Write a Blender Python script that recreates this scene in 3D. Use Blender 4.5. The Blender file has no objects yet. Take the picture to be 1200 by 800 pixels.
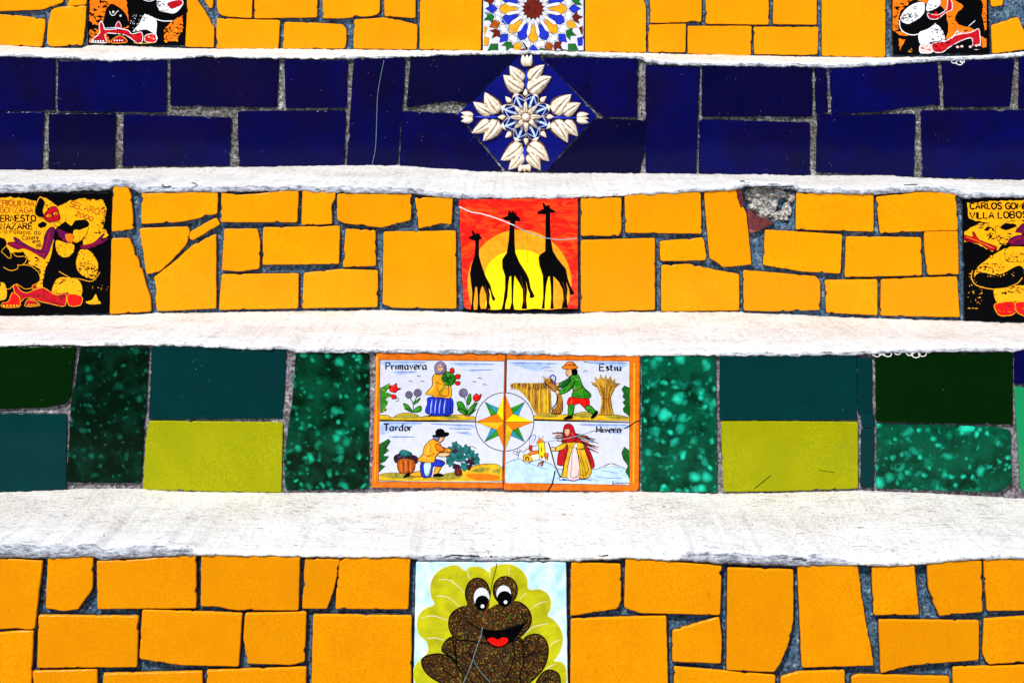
import bpy, math, random
from mathutils import Vector, noise, Matrix
rnd = random.Random(11)
SC = bpy.context.scene
COL = SC.collection
# ------------------------------------------------------------------ camera, sky, sun
F_PX = 2500.0                      # focal length in photo pixels (photo 1200 wide)
PITCH = math.radians(9.5)
CAM_Z = 0.735
cam = bpy.data.cameras.new('camera')
camo = bpy.data.objects.new('camera', cam)
COL.objects.link(camo)
camo.location = (0, 0, CAM_Z)
camo.rotation_euler = (math.pi/2 - PITCH, 0, 0)
cam.sensor_width = 36.0
cam.sensor_fit = 'HORIZONTAL'
cam.lens = 36.0*F_PX/1200.0
cam.clip_start = 0.05
cam.clip_end = 500
SC.camera = camo
SUN_EL, SUN_AZ = math.radians(50), math.radians(24)     # azimuth: to the left of straight behind the camera
to_sun = Vector((-math.sin(SUN_AZ)*math.cos(SUN_EL), -math.cos(SUN_AZ)*math.cos(SUN_EL), math.sin(SUN_EL)))
W = bpy.data.worlds.new('World'); SC.world = W; W.use_nodes = True
wn = W.node_tree
sky = wn.nodes.new('ShaderNodeTexSky'); sky.sky_type = 'NISHITA'; sky.sun_disc = False
sky.sun_elevation = SUN_EL; sky.sun_rotation = math.atan2(to_sun.x, to_sun.y)
wn.links.new(sky.outputs[0], wn.nodes['Background'].inputs[0])
wn.nodes['Background'].inputs[1].default_value = 0.10
sl = bpy.data.lights.new('sun', 'SUN'); sl.energy = 4.2; sl.angle = math.radians(0.5); sl.color = (1.0, 0.965, 0.9)
so = bpy.data.objects.new('sun', sl); COL.objects.link(so)
so.rotation_euler = to_sun.to_track_quat('Z', 'Y').to_euler(); so.location = (-3, -4, 6)
vs = SC.view_settings
vs.view_transform = 'Standard'; vs.look = 'None'; vs.exposure = 0.30; vs.gamma = 1.0; vs.use_curve_mapping = False

# ------------------------------------------------------------------ picture plane -> riser planes
CP, SP = math.cos(PITCH), math.sin(PITCH)
def unproj(px, py, Y):
    a, b = (px-600)/F_PX, (400-py)/F_PX
    t = Y/(CP + b*SP)
    return a*t, CAM_Z + t*(-SP + b*CP)
def depth_of(z, Y): return Y*CP - (z-CAM_Z)*SP
def to_px(x, z, Y): return 600 + x*F_PX/depth_of(z, Y)
RISERS = [2.085, 2.36, 2.67, 2.98, 3.25]   # distance of each riser: bottom yellow, green, giraffes, navy, top yellow
XW = 1.3                                   # the flight is built this far to each side
def lerp_line(pts, x):
    if x <= pts[0][0]: return pts[0][1]
    for (x0, y0), (x1, y1) in zip(pts, pts[1:]):
        if x <= x1: return y0 + (y1-y0)*(x-x0)/max(1e-6, x1-x0)
    return pts[-1][1]
def n3(x, y, z): return noise.noise(Vector((x, y, z)))

# ------------------------------------------------------------------ materials
def new_mat(name):
    m = bpy.data.materials.new(name); m.use_nodes = True
    return m, m.node_tree, m.node_tree.nodes['Principled BSDF']
class NT:
    def __init__(s, t):
        s.t = t
        g = t.nodes.new('ShaderNodeNewGeometry'); s.pos = g.outputs['Position']
    def link(s, a, b): s.t.links.new(a, b)
    def mapped(s, scale, off=(0, 0, 0)):
        n = s.t.nodes.new('ShaderNodeMapping'); n.inputs['Scale'].default_value = scale; n.inputs['Location'].default_value = off
        s.link(s.pos, n.inputs[0]); return n.outputs[0]
    def noise(s, scale, detail=3, vec=None, rough=.55, dist=0):
        n = s.t.nodes.new('ShaderNodeTexNoise'); n.inputs['Scale'].default_value = scale
        n.inputs['Detail'].default_value = detail; n.inputs['Roughness'].default_value = rough
        n.inputs['Distortion'].default_value = dist
        s.link(vec or s.pos, n.inputs['Vector']); return n.outputs['Fac']
    def voro(s, scale, feature='F1', vec=None):
        n = s.t.nodes.new('ShaderNodeTexVoronoi'); n.feature = feature; n.inputs['Scale'].default_value = scale
        s.link(vec or s.pos, n.inputs['Vector']); return n.outputs['Distance']
    def ramp(s, fac, stops, interp='LINEAR'):
        n = s.t.nodes.new('ShaderNodeValToRGB'); n.color_ramp.interpolation = interp
        e = n.color_ramp.elements
        while len(e) < len(stops): e.new(0.5)
        for el, (p, c) in zip(e, stops):
            el.position = p; el.color = (c, c, c, 1) if not isinstance(c, (tuple, list)) else (*c[:3], 1)
        s.link(fac, n.inputs[0]); return n.outputs[0]
    def math(s, op, a, b):
        n = s.t.nodes.new('ShaderNodeMath'); n.operation = op
        for i, v in enumerate((a, b)):
            if isinstance(v, (int, float)): n.inputs[i].default_value = v
            else: s.link(v, n.inputs[i])
        return n.outputs[0]
    def mix(s, fac, a, b, blend='MIX'):
        n = s.t.nodes.new('ShaderNodeMix'); n.data_type = 'RGBA'; n.blend_type = blend
        if isinstance(fac, (int, float)): n.inputs[0].default_value = fac
        else: s.link(fac, n.inputs[0])
        for i, v in ((6, a), (7, b)):
            if isinstance(v, (tuple, list)): n.inputs[i].default_value = (*v[:3], 1)
            else: s.link(v, n.inputs[i])
        return n.outputs[2]
    def bump(s, h, strength, dist, bsdf):
        n = s.t.nodes.new('ShaderNodeBump'); n.inputs['Strength'].default_value = strength; n.inputs['Distance'].default_value = dist
        s.link(h, n.inputs['Height']); s.link(n.outputs[0], bsdf.inputs['Normal'])
    def rand(s):
        return s.t.nodes.new('ShaderNodeObjectInfo').outputs['Random']

def tile_glaze(name, col, dark, rough=.16, grain=.5, specks=True, grain_scale=700, speck_col=(.05, .03, .01), spec=.3, vary=.80, sheen=None):
    m, t, b = new_mat(name); n = NT(t)
    r = n.rand()
    lo = tuple(c*vary for c in col)
    c = n.mix(r, lo, col)
    if sheen: c = n.mix(n.ramp(n.noise(11, 3, vec=n.mapped((1, 1, 1), (8, 2, 5))), [(.42, 0.), (.66, .8)]), c, sheen)
    c = n.mix(n.ramp(n.noise(22, 3), [(.35, 0.), (.7, .5)]), c, dark)
    g = n.ramp(n.noise(grain_scale, 2), [(.42, grain), (.58, 0.)])
    c = n.mix(g, c, dark)
    if specks:
        d = n.voro(230); big = n.noise(60, 2)
        k = n.math('MULTIPLY', n.ramp(d, [(.05, 1.), (.11, 0.)]), n.ramp(big, [(.62, 0.), (.66, 1.)]))
        c = n.mix(k, c, speck_col)
        sm = n.ramp(n.noise(75, 5, vec=n.mapped((1, 1, .35)), rough=.7), [(.655, 0.), (.74, .5)])
        c = n.mix(sm, c, tuple(x*.45 for x in dark))
    n.link(c, b.inputs['Base Color'])
    b.inputs['Roughness'].default_value = rough
    b.inputs['Specular IOR Level'].default_value = spec
    n.bump(n.math('ADD', n.noise(95, 3), n.math('MULTIPLY', n.noise(500, 2), .15)), .08, .0012, b)
    return m
def marbled(name, dark, mid, light, scale, cover, spot):
    """mottled glaze: dark ground, cloudy lighter green, bright flecks of uneven size"""
    m, t, b = new_mat(name); n = NT(t)
    wv = n.t.nodes.new('ShaderNodeVectorMath'); wv.operation = 'ADD'
    nz = n.t.nodes.new('ShaderNodeTexNoise'); nz.inputs['Scale'].default_value = 45; nz.inputs['Detail'].default_value = 4
    n.link(n.pos, nz.inputs['Vector'])
    sc = n.t.nodes.new('ShaderNodeVectorMath'); sc.operation = 'SCALE'; sc.inputs['Scale'].default_value = .016
    n.link(nz.outputs['Color'], sc.inputs[0]); n.link(n.pos, wv.inputs[0]); n.link(sc.outputs[0], wv.inputs[1])
    c = n.mix(n.ramp(n.noise(scale*.8, 4, rough=.6), [(cover, 0.), (cover+.22, 1.)]), dark, mid)
    msk = n.ramp(n.noise(scale*.45, 3, vec=n.mapped((1, 1, 1), (3, 1, 2))), [(.40, 0.), (.62, 1.)])
    for s_, r_ in ((scale*1.3, .40), (scale*2.2, .36)):
        sp = n.math('MULTIPLY', n.ramp(n.voro(s_, vec=wv.outputs[0]), [(.10*spot, 1.), (r_*spot, 0.)]), n.ramp(n.noise(s_*.55, 2, vec=n.mapped((1, 1, 1), (s_, 1, 2))), [(.44, 0.), (.60, 1.)]))
        c = n.mix(sp, c, light)
    sp = n.ramp(n.voro(150), [(.05, .35), (.10, 0.)])
    c = n.mix(sp, c, light)
    n.link(c, b.inputs['Base Color']); b.inputs['Roughness'].default_value = .14; b.inputs['Specular IOR Level'].default_value = .06
    n.bump(n.noise(80, 3), .07, .0012, b)
    return m
def white_paint():
    m, t, b = new_mat('white_paint'); n = NT(t)
    def attr(nm):
        q = n.t.nodes.new('ShaderNodeAttribute'); q.attribute_name = nm; return q.outputs['Fac']
    c = n.mix(n.ramp(n.noise(14, 6, rough=.65), [(.36, 0.), (.64, 1.)]), (.90, .90, .90), (.82, .80, .775))
    # brush streaks along the step
    st = n.ramp(n.noise(1, 5, vec=n.mapped((14, 90, 160)), rough=.7), [(.42, 0.), (.66, 1.)])
    c = n.mix(n.math('MULTIPLY', st, .28), c, (.60, .59, .585))
    # sandy grime worn into the tread
    gm = n.math('MULTIPLY', attr('grime'), n.ramp(n.noise(8, 5, rough=.7), [(.34, 0.), (.62, 1.)]))
    c = n.mix(n.math('MULTIPLY', gm, .55), c, (.68, .62, .54))
    sand = n.math('MULTIPLY', n.ramp(n.noise(330, 3, rough=.7), [(.54, 0.), (.68, 1.)]), n.math('ADD', n.math('MULTIPLY', gm, .9), .10))
    c = n.mix(sand, c, (.20, .165, .13))
    d = n.math('MULTIPLY', n.ramp(n.noise(21, 6, rough=.74, vec=n.mapped((1, 1, 1), (4, 1, 6))), [(.55, 0.), (.70, 1.)]), n.ramp(n.noise(170, 5, rough=.75), [(.44, 0.), (.60, 1.)]))
    c = n.mix(n.math('MULTIPLY', d, .8), c, (.30, .29, .28))
    # fine dark scratches, mostly along the step
    for (vx, vy), off, lo, cc in (((42, 300), (0, 0, 0), .60, (.13, .12, .12)), ((90, 420), (5, 2, 8), .605, (.20, .17, .14)), ((120, 160), (9, 4, 1), .625, (.10, .10, .12))):
        s1 = n.ramp(n.noise(1, 5, vec=n.mapped((vx, vy, vy), off), rough=.72), [(lo, 0.), (lo+.025, 1.)])
        msk = n.ramp(n.noise(17, 3, vec=n.mapped((1, 1, 1), (off[0]+7, 3, 1))), [(.44, 0.), (.56, 1.)])
        c = n.mix(n.math('MULTIPLY', n.math('MULTIPLY', s1, msk), .95), c, cc)
    # a few hairline cracks
    wv = n.t.nodes.new('ShaderNodeVectorMath'); wv.operation = 'ADD'
    nz = n.t.nodes.new('ShaderNodeTexNoise'); nz.inputs['Scale'].default_value = 30; nz.inputs['Detail'].default_value = 5
    n.link(n.pos, nz.inputs['Vector'])
    sc = n.t.nodes.new('ShaderNodeVectorMath'); sc.operation = 'SCALE'; sc.inputs['Scale'].default_value = .10
    n.link(nz.outputs['Color'], sc.inputs[0]); n.link(n.pos, wv.inputs[0]); n.link(sc.outputs[0], wv.inputs[1])
    cr = n.ramp(n.voro(10, 'DISTANCE_TO_EDGE', wv.outputs[0]), [(.003, 1.), (.008, 0.)])
    cm = n.math('MULTIPLY', n.ramp(n.noise(7, 2, vec=n.mapped((1, 1, 1), (2, 9, 4))), [(.57, 0.), (.63, 1.)]), n.ramp(n.noise(60, 3), [(.42, 0.), (.55, 1.)]))
    c = n.mix(n.math('MULTIPLY', n.math('MULTIPLY', cr, cm), .75), c, (.14, .13, .13))
    # specks and small chips
    for s_, r_, off in ((75, .12, 2), (48, .10, 5)):
        k = n.math('MULTIPLY', n.ramp(n.voro(s_, vec=n.mapped((1, 1.6, 1), (off, 0, 0))), [(r_-.05, 1.), (r_, 0.)]), n.ramp(n.noise(26, 2, vec=n.mapped((1, 1, 1), (off, 1, 0))), [(.56, 0.), (.6, 1.)]))
        c = n.mix(k, c, (.06, .05, .05))
    # crisp grit
    for s_, r_, cc in ((330, .17, (.09, .07, .055)), (210, .12, (.04, .035, .035))):
        k = n.math('MULTIPLY', n.ramp(n.voro(s_, vec=n.mapped((.55, 1, 1), (s_, 0, 0))), [(r_-.02, 1.), (r_, 0.)]), n.ramp(n.noise(34, 4, vec=n.mapped((1, 1, 1), (s_, 2, 0))), [(.47, 0.), (.55, 1.)]))
        c = n.mix(n.math('MULTIPLY', k, .85), c, cc)
    # worn lip: bare cement showing through the paint
    wf = n.math('ADD', attr('wear'), n.math('SUBTRACT', n.noise(1, 6, vec=n.mapped((45, 210, 210)), rough=.8), .80))
    wf = n.ramp(wf, [(.0, 0.), (.12, 1.)])
    cem = n.mix(n.ramp(n.noise(1, 6, vec=n.mapped((110, 330, 330)), rough=.8), [(.40, 0.), (.56, 1.)]), (.03, .045, .085), (.50, .53, .60))
    c = n.mix(n.math('MULTIPLY', wf, .9), c, cem)
    c = n.mix(n.ramp(attr('crack'), [(.35, 0.), (.6, 1.)]), c, (.03, .03, .035))
    n.link(c, b.inputs['Base Color']); b.inputs['Roughness'].default_value = .75; b.inputs['Specular IOR Level'].default_value = .3
    h = n.math('ADD', n.noise(170, 7, rough=.72), n.math('MULTIPLY', n.noise(1, 5, vec=n.mapped((40, 260, 260)), rough=.7), .9))
    h = n.math('SUBTRACT', h, n.math('MULTIPLY', n.math('MULTIPLY', cr, cm), .6))
    n.bump(h, .8, .003, b)
    return m
def cement(name, a, bcol, dark, light, lo=.5):
    m, t, b = new_mat(name); n = NT(t)
    c = n.mix(n.ramp(n.noise(35, 5, rough=.7), [(.35, 0.), (.65, 1.)]), a, bcol)
    c = n.mix(n.ramp(n.noise(260, 4, rough=.7), [(.43, 0.), (.57, .92)]), c, dark)  # dark cement specks, thickened to paint deeper shade into the joints
    c = n.mix(n.ramp(n.noise(150, 5, rough=.75, vec=n.mapped((1, 1, 1), (3, 5, 2))), [(.56, 0.), (.66, .8)]), c, light)
    n.link(c, b.inputs['Base Color']); b.inputs['Roughness'].default_value = .9
    n.bump(n.noise(300, 5, rough=.7), .7, .002, b)
    return m
M = {}
M['yellow'] = tile_glaze('yellow_glaze', (.88, .330, .0003), (.62, .205, .0003), spec=.10, grain=.8, grain_scale=760)
M['navy'] = tile_glaze('navy_glaze', (.0005, .0010, .078), (.0004, .0004, .012), rough=.12, spec=.09, grain=.25, speck_col=(.25, .25, .3), grain_scale=300, vary=.30, sheen=(.003, .0008, .030))
M['teal'] = tile_glaze('dark_teal_glaze', (.0006, .032, .034), (.0004, .018, .021), rough=.12, spec=.06, grain=.4, speck_col=(.2, .3, .3))
M['bottle'] = tile_glaze('bottle_green_glaze', (.0005, .015, .0010), (.0003, .008, .0005), rough=.12, spec=.06, grain=.4, speck_col=(.2, .25, .2))
M['lime'] = tile_glaze('lime_glaze', (.35, .355, .0015), (.21, .215, .0008), spec=.08, grain=.8, grain_scale=900)
M['jade'] = tile_glaze('jade_glaze', (.004, .30, .10), (.002, .16, .06))
M['marble_dark'] = marbled('dark_marbled_green', (.0002, .006, .002), (.0005, .020, .010), (.003, .10, .06), 52, .45, .9)
M['marble_green'] = marbled('marbled_green', (.0004, .010, .003), (.0008, .045, .020), (.006, .38, .21), 50, .42, 1.05)
M['marble_emerald'] = marbled('marbled_emerald', (.0005, .018, .007), (.0008, .062, .030), (.012, .52, .33), 46, .34, 1.15)
M['white_paint'] = white_paint()
M['grout_blue'] = cement('blue_grout', (.022, .10, .21), (.08, .17, .27), (.006, .010, .018), (.36, .44, .52))
M['grout_grey'] = cement('grey_grout', (.10, .095, .085), (.25, .24, .23), (.012, .010, .008), (.58, .57, .55))
M['grout_mauve'] = cement('mauve_grout', (.17, .15, .18), (.28, .26, .29), (.035, .022, .025), (.60, .58, .60))
M['joint_shade'] = cement('joint_shade', (.010, .012, .018), (.03, .035, .045), (.004, .004, .005), (.09, .11, .14))  # near-black tone for the shade painted into the tile joints
M['rubble'] = cement('rubble_mortar', (.42, .40, .37), (.56, .54, .52), (.10, .085, .075), (.78, .76, .74))
M['clay'] = cement('red_clay', (.13, .012, .014), (.17, .02, .02), (.06, .006, .008), (.30, .12, .12))
def paint(name, col, var=.18, rough=.16, scale=140, col2=None):
    if name in M: return M[name]
    m, t, b = new_mat(name); n = NT(t)
    c2 = col2 or tuple(c*(1-var) for c in col)
    c = n.mix(n.ramp(n.noise(scale, 4, rough=.65), [(.38, 0.), (.64, 1.)]), col, c2)
    n.link(c, b.inputs['Base Color']); b.inputs['Roughness'].default_value = rough
    b.inputs['Specular IOR Level'].default_value = .03 if max(col) < .01 else .12
    n.bump(n.noise(110, 3), .06, .001, b)
    M[name] = m; return m
PAL = dict(black=((.0012, .0012, .0018), .1, .3), ink=((.006, .008, .03),), white=((.74, .75, .80),), porcelain=((.54, .56, .65), .10),
  red=((.75, .006, .003),), crimson=((.45, .004, .012), .3), purple=((.12, .004, .06), .4), orange=((.80, .17, .004), .25), amber=((.85, .33, .01), .3),
  sunyellow=((.95, .62, .003), .12), gold=((.70, .40, .01), .35), tilegold=((.86, .37, .004), .2), brown=((.22, .06, .012), .45), oxblood=((.13, .012, .006), .4), straw=((.55, .30, .03), .5), green=((.03, .26, .01), .5),
  teal_leaf=((.01, .16, .16), .5), leafdark=((.008, .10, .015), .4), blue=((.01, .035, .42), .3), cobalt=((.012, .03, .50), .35), sky=((.38, .50, .80), .3), paleblue=((.45, .62, .85), .25),
  olive=((.32, .28, .03), .5), skin=((.75, .42, .22), .2), lilac=((.22, .17, .33), .5), rust=((.42, .09, .008), .5), pink=((.80, .52, .50), .15), pgreen=((.01, .13, .02), .4), cream=((.80, .70, .52), .15),
  border=((.72, .15, .006), .35), seam=((.22, .36, .40), .4), seamwhite=((.75, .72, .72), .2), grape=((.05, .012, .04), .5), cyan=((.02, .27, .38), .3))
def P(k):
    v = PAL[k]
    return paint('paint_'+k, v[0], *(v[1:]))
def special_paints():
    m, t, b = new_mat('paint_sunset_red'); n = NT(t)
    f = n.ramp(n.noise(1, 4, vec=n.mapped((45, 45, 110)), dist=1.5), [(.45, 0.), (.75, 1.)])
    n.link(n.mix(f, (.72, .006, .003), (.80, .09, .005)), b.inputs['Base Color']); b.inputs['Roughness'].default_value = .16; b.inputs['Specular IOR Level'].default_value = .3; M['sunset'] = m
    m, t, b = new_mat('paint_watery_blue'); n = NT(t)
    f = n.ramp(n.noise(1, 4, vec=n.mapped((70, 50, 40)), dist=1.), [(.35, 0.), (.65, 1.)])
    n.link(n.mix(f, (.72, .84, .90), (.36, .66, .85)), b.inputs['Base Color']); b.inputs['Roughness'].default_value = .16; b.inputs['Specular IOR Level'].default_value = .3; M['watery'] = m
    m, t, b = new_mat('paint_leaf_lime'); n = NT(t)
    f = n.ramp(n.noise(55, 4, dist=.8), [(.35, 0.), (.7, 1.)])
    n.link(n.mix(f, (.56, .54, .006), (.34, .34, .002)), b.inputs['Base Color']); b.inputs['Roughness'].default_value = .16; b.inputs['Specular IOR Level'].default_value = .3; M['leaflime'] = m
    m, t, b = new_mat('paint_speckled_brown'); n = NT(t)
    c = n.mix(n.ramp(n.noise(40, 3), [(.35, 0.), (.65, 1.)]), (.016, .006, .002), (.036, .017, .004))
    for sc, cc, lo in ((640, (.32, .07, .008), .595), (600, (.28, .19, .012), .605), (420, (.02, .20, .05), .665), (760, (.50, .38, .22), .665)):
        c = n.mix(n.ramp(n.noise(sc, 2, vec=n.mapped((1, 1, 1), (sc, 1, 2))), [(lo+.015, 0.), (lo+.06, 1.)]), c, cc)
    n.link(c, b.inputs['Base Color']); b.inputs['Roughness'].default_value = .2; b.inputs['Specular IOR Level'].default_value = .25; M['speckled'] = m
    m, t, b = new_mat('cream_relief'); n = NT(t)
    c = n.mix(n.ramp(n.noise(180, 4), [(.35, 0.), (.65, 1.)]), (.84, .77, .64), (.72, .55, .38))
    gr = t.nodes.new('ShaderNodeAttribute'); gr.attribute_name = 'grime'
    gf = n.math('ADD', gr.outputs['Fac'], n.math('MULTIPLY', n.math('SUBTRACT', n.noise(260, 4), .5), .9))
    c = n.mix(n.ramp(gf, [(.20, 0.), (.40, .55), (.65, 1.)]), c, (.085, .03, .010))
    c = n.mix(n.ramp(n.noise(400, 3), [(.66, 0.), (.70, .8)]), c, (.20, .10, .05))
    n.link(c, b.inputs['Base Color']); b.inputs['Roughness'].default_value = .4; M['relief'] = m
special_paints()

# ------------------------------------------------------------------ object helpers
def link(name, verts, faces, mats, parent=None, loc=(0, 0, 0), fmat=None, smooth=None):
    me = bpy.data.meshes.new(name); me.from_pydata(verts, [], faces)
    for m in (mats if isinstance(mats, (list, tuple)) else [mats]): me.materials.append(m)
    if fmat is not None: me.polygons.foreach_set('material_index', fmat)
    if smooth is not None: me.polygons.foreach_set('use_smooth', smooth if isinstance(smooth, list) else [smooth]*len(faces))
    me.update()
    o = bpy.data.objects.new(name, me); COL.objects.link(o)
    o.location = loc
    if parent: o.parent = parent
    return o
STEP_LABELS = [
  ('step', 'lowest step in view, its yellow tiled riser carrying the square frog tile'),
  ('step', 'step with dark green and lime riser tiles and four painted season scenes'),
  ('step', 'yellow tiled step with the red giraffe tile and a chipped hole in its riser'),
  ('step', 'step with navy blue riser tiles round a diamond of white relief flowers'),
  ('step', 'uppermost yellow tiled step with the star patterned tile, cut by the top of the picture')]
STEPS = []
for (nm, lab), Y in zip(STEP_LABELS, RISERS):
    e = bpy.data.objects.new('tiled_step', None); COL.objects.link(e)
    e.location = (0, Y, 0); e['label'] = lab; e['category'] = 'step'; e['group'] = 'tiled steps of the staircase'
    e.empty_display_size = .1
    STEPS.append(e)

# ------------------------------------------------------------------ treads and riser beds
# W: upper border of each white tread in the picture (foot of the next riser), L: lower border (head of its own riser)
TREAD_LINES = [
 dict(W='0,577 60,575 100,573 165,573 200,576 330,578 430,578 520,575 600,577 680,577 740,576 800,577 840,579 900,578 1000,575 1080,578 1180,584 1200,585',
      L='0,653 50,654 110,652 120,656 170,653 230,650.5 350,652 400,653 480,653 490,657 600,657 665,657.5 730,654 800,657 850,660 930,663 1005,662 1060,663 1090,660 1150,655 1200,655',
      lip='0,1 190,.85 240,.25 460,.2 500,.5 700,.3 790,.2 810,.75 960,.75 1010,.25 1200,.35', tall=13),
 dict(W='0,371 130,370 180,368 300,366 450,364 540,366 600,368 680,368 700,366 860,366 960,371 1100,376 1130,377 1200,379',
      L='0,405 90,405 175,404.5 215,405 300,410 335,408.5 350,413 430,413 440,413 590,415 750,417 840,417 900,417 1000,416 1020,414 1100,412 1190,412 1200,410',
      lip='0,.3 300,.35 440,.45 600,.5 700,.3 1000,.45 1200,.4', tall=5),
 dict(W='0,199 100,199.5 200,197 260,196 280,196 400,194 470,194 560,201 640,203 700,203 760,203.5 820,204 950,206 1040,206 1080,209 1150,211 1200,211',
      L='0,226 60,225 128,222 134,218 150,219 165,226 260,225 350,223.5 395,226 480,227.5 540,233 680,232 735,229 820,225 865,222 875,219 930,222 935,226 1020,228 1060,226 1090,224 1120,228 1130,232 1200,231',
      lip='0,.95 130,.9 160,.7 330,.6 400,.75 520,.55 700,.35 860,.45 1000,.6 1130,.65 1200,.4', tall=9),
 dict(W='0,53 50,56 96,57 104,53 150,54 215,57 330,57.5 480,59 570,60 640,61.5 690,61 800,63.5 890,65.5 960,67 1040,67.5 1100,67 1160,65 1200,61',
      L='0,66.5 65,68 130,72 195,70 240,67 330,69 410,69 480,67 540,64.5 610,64 640,64 700,67.5 750,69 760,74 800,77 880,78 950,78.5 970,80 1000,79 1100,72 1150,70 1190,67 1200,66',
      lip='0,.4 330,.35 700,.4 900,.5 1200,.45', tall=5),
 dict(W='0,-110 1200,-110', L='0,-66 1200,-66', lip='0,.3 1200,.3', tall=6)]
def pts_of(s): return [tuple(float(v) for v in p.split(',')) for p in s.split()]
CRACKS = {0: ['520,652 531,650 544,651 562,651', '568,643 573,646 578,655', '599,655 612,653 625,655 646,654', '700,651 712,650', '930,655 938,654 945,656'],
          2: ['190,216 193,219 200,218', '225,214 229,215 232,219', '480,222 488,226', '868,212 872,213', '1060,217 1075,216', '885,219 930,219'],
          }
FOOT_Z = unproj(600, 836, RISERS[0])[1]
def seg_dist(p, a, b):
    ax, ay = a; bx, by = b; px, py = p
    d = (bx-ax)**2+(by-ay)**2
    t = max(0, min(1, ((px-ax)*(bx-ax)+(py-ay)*(by-ay))/d)) if d else 0
    return math.hypot(px-ax-t*(bx-ax), py-ay-t*(by-ay))
def build_tread(k):
    d = TREAD_LINES[k]; Y0 = RISERS[k]; Y1 = RISERS[k+1] if k < 4 else Y0+.28
    Wl, Ll, lip = pts_of(d['W']), pts_of(d['L']), pts_of(d['lip'])
    zL0 = unproj(600, lerp_line(Ll, 600), Y0)[1]; zW0 = unproj(600, lerp_line(Wl, 600), Y1)[1]
    if k == 4: zW0 = zL0
    cr = [pts_of(s) for s in CRACKS.get(k, [])]
    dx = .0026
    nx = int(2*XW/dx)
    verts, wear, crack, grime = [], [], [], []
    nfl = 30
    rows = None
    for i in range(nx+1):
        x = -XW + 2*XW*i/nx
        p0, p1 = to_px(x, zL0, Y0), to_px(x, zW0, Y1)
        jag = 1.2*n3(x*170, k*3.1, 0) + 1.2*n3(x*55, k*7.7, 2) + .9*n3(x*420, k, 5)
        pl = lerp_line(Ll, p0) + jag
        zl = unproj(p0, pl, Y0)[1]
        zw = zL0+.004 if k == 4 else unproj(p1, lerp_line(Wl, p1) + .8*n3(x*150, k*5.3, 8) + .6*n3(x*400, k, 3), Y1)[1]
        mk = lerp_line(lip, p0)
        h = (.0035 + mk*d['tall']/1000.0*.75)*(1+.25*n3(x*60, k, 9))
        prot = .0012 + .0012*n3(x*90, k, 4)
        r = .005+.002*n3(x*30, k, 6)
        yf = Y0 - prot
        col = [(Y0+.007, zl+.0005, 0.), (yf+.0008, zl, 1.)]
        for j in range(1, 5): col.append((yf - .0008*math.sin(j/4*math.pi), zl+h*j/4*.75, 1.))
        zt = zl + h
        for j in range(1, 5):
            a = j/4*math.pi/2
            col.append((yf + r*(1-math.cos(a)), zl+h*.75+(h*.25)*math.sin(a), .9-.15*j))
        ys, ye = yf + r, Y1 + .008
        for j in range(1, nfl+1):
            u = j/nfl
            y = ys + (ye-ys)*u
            z = zt*(1-u) + zw*u
            rise = max(0, (y-(Y1-.02))/.028)
            z -= .003*math.sin(math.pi*min(1, u*1.02))*1.0 * (1-rise)
            w = max(0., .25*(1-u*8)) + .35*max(0., rise-.3)
            col.append((y, z, w*1.))
        rows = len(col)
        for j, (y, z, w) in enumerate(col):
            amp = 0 if j == 0 else (.0006 if j < 10 else .0008)
            q = Vector((x*24, y*24, z*24+k)); q2 = Vector((x*75, y*75, z*75)); q3 = Vector((x*210, y*210, z*210))
            nn = noise.noise(q)*(1.5 if j < 10 else .6) + noise.noise(q2)*.7 + noise.noise(q3)*.6
            if j < 10: verts.append((x, y - Y0 - abs(nn)*amp*.8, z + nn*amp*(.3 if j < 3 else 1)))
            else: verts.append((x, y - Y0, z + nn*amp))
            wear.append(w*(mk if w > .2 and j < 10 else 1)*(1 if j < 10 else .9))
            c = 0
            if cr and j < 16:
                b2 = (400 - 0)  # picture height of this vertex, for placing the traced cracks on the lip
                yy, zz = y, z - CAM_Z
                dep = yy*CP - zz*SP
                px, py = 600 + x*F_PX/dep, 400 - (yy*SP + zz*CP)*F_PX/dep
                for pl_ in cr:
                    if pl_[0][0]-6 < px < pl_[-1][0]+6:
                        for a_, b_ in zip(pl_, pl_[1:]):
                            c = max(c, 1 - seg_dist((px, py), a_, b_)/(1.9+1.6*n3(x*160, k, 1)))
            crack.append(c)
            grime.append(max(0., min(1., (j-13)/12.)))
    faces = []
    for i in range(nx):
        for j in range(rows-1):
            a = i*rows+j
            faces.append((a, a+rows, a+rows+1, a+1))
    o = link('tread', verts, faces, M['white_paint'], STEPS[k], smooth=True)
    for nm, v in (('wear', wear), ('crack', crack), ('grime', grime)):
        at = o.data.attributes.new(nm, 'FLOAT', 'POINT'); at.data.foreach_set('value', v)
    return o
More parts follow.
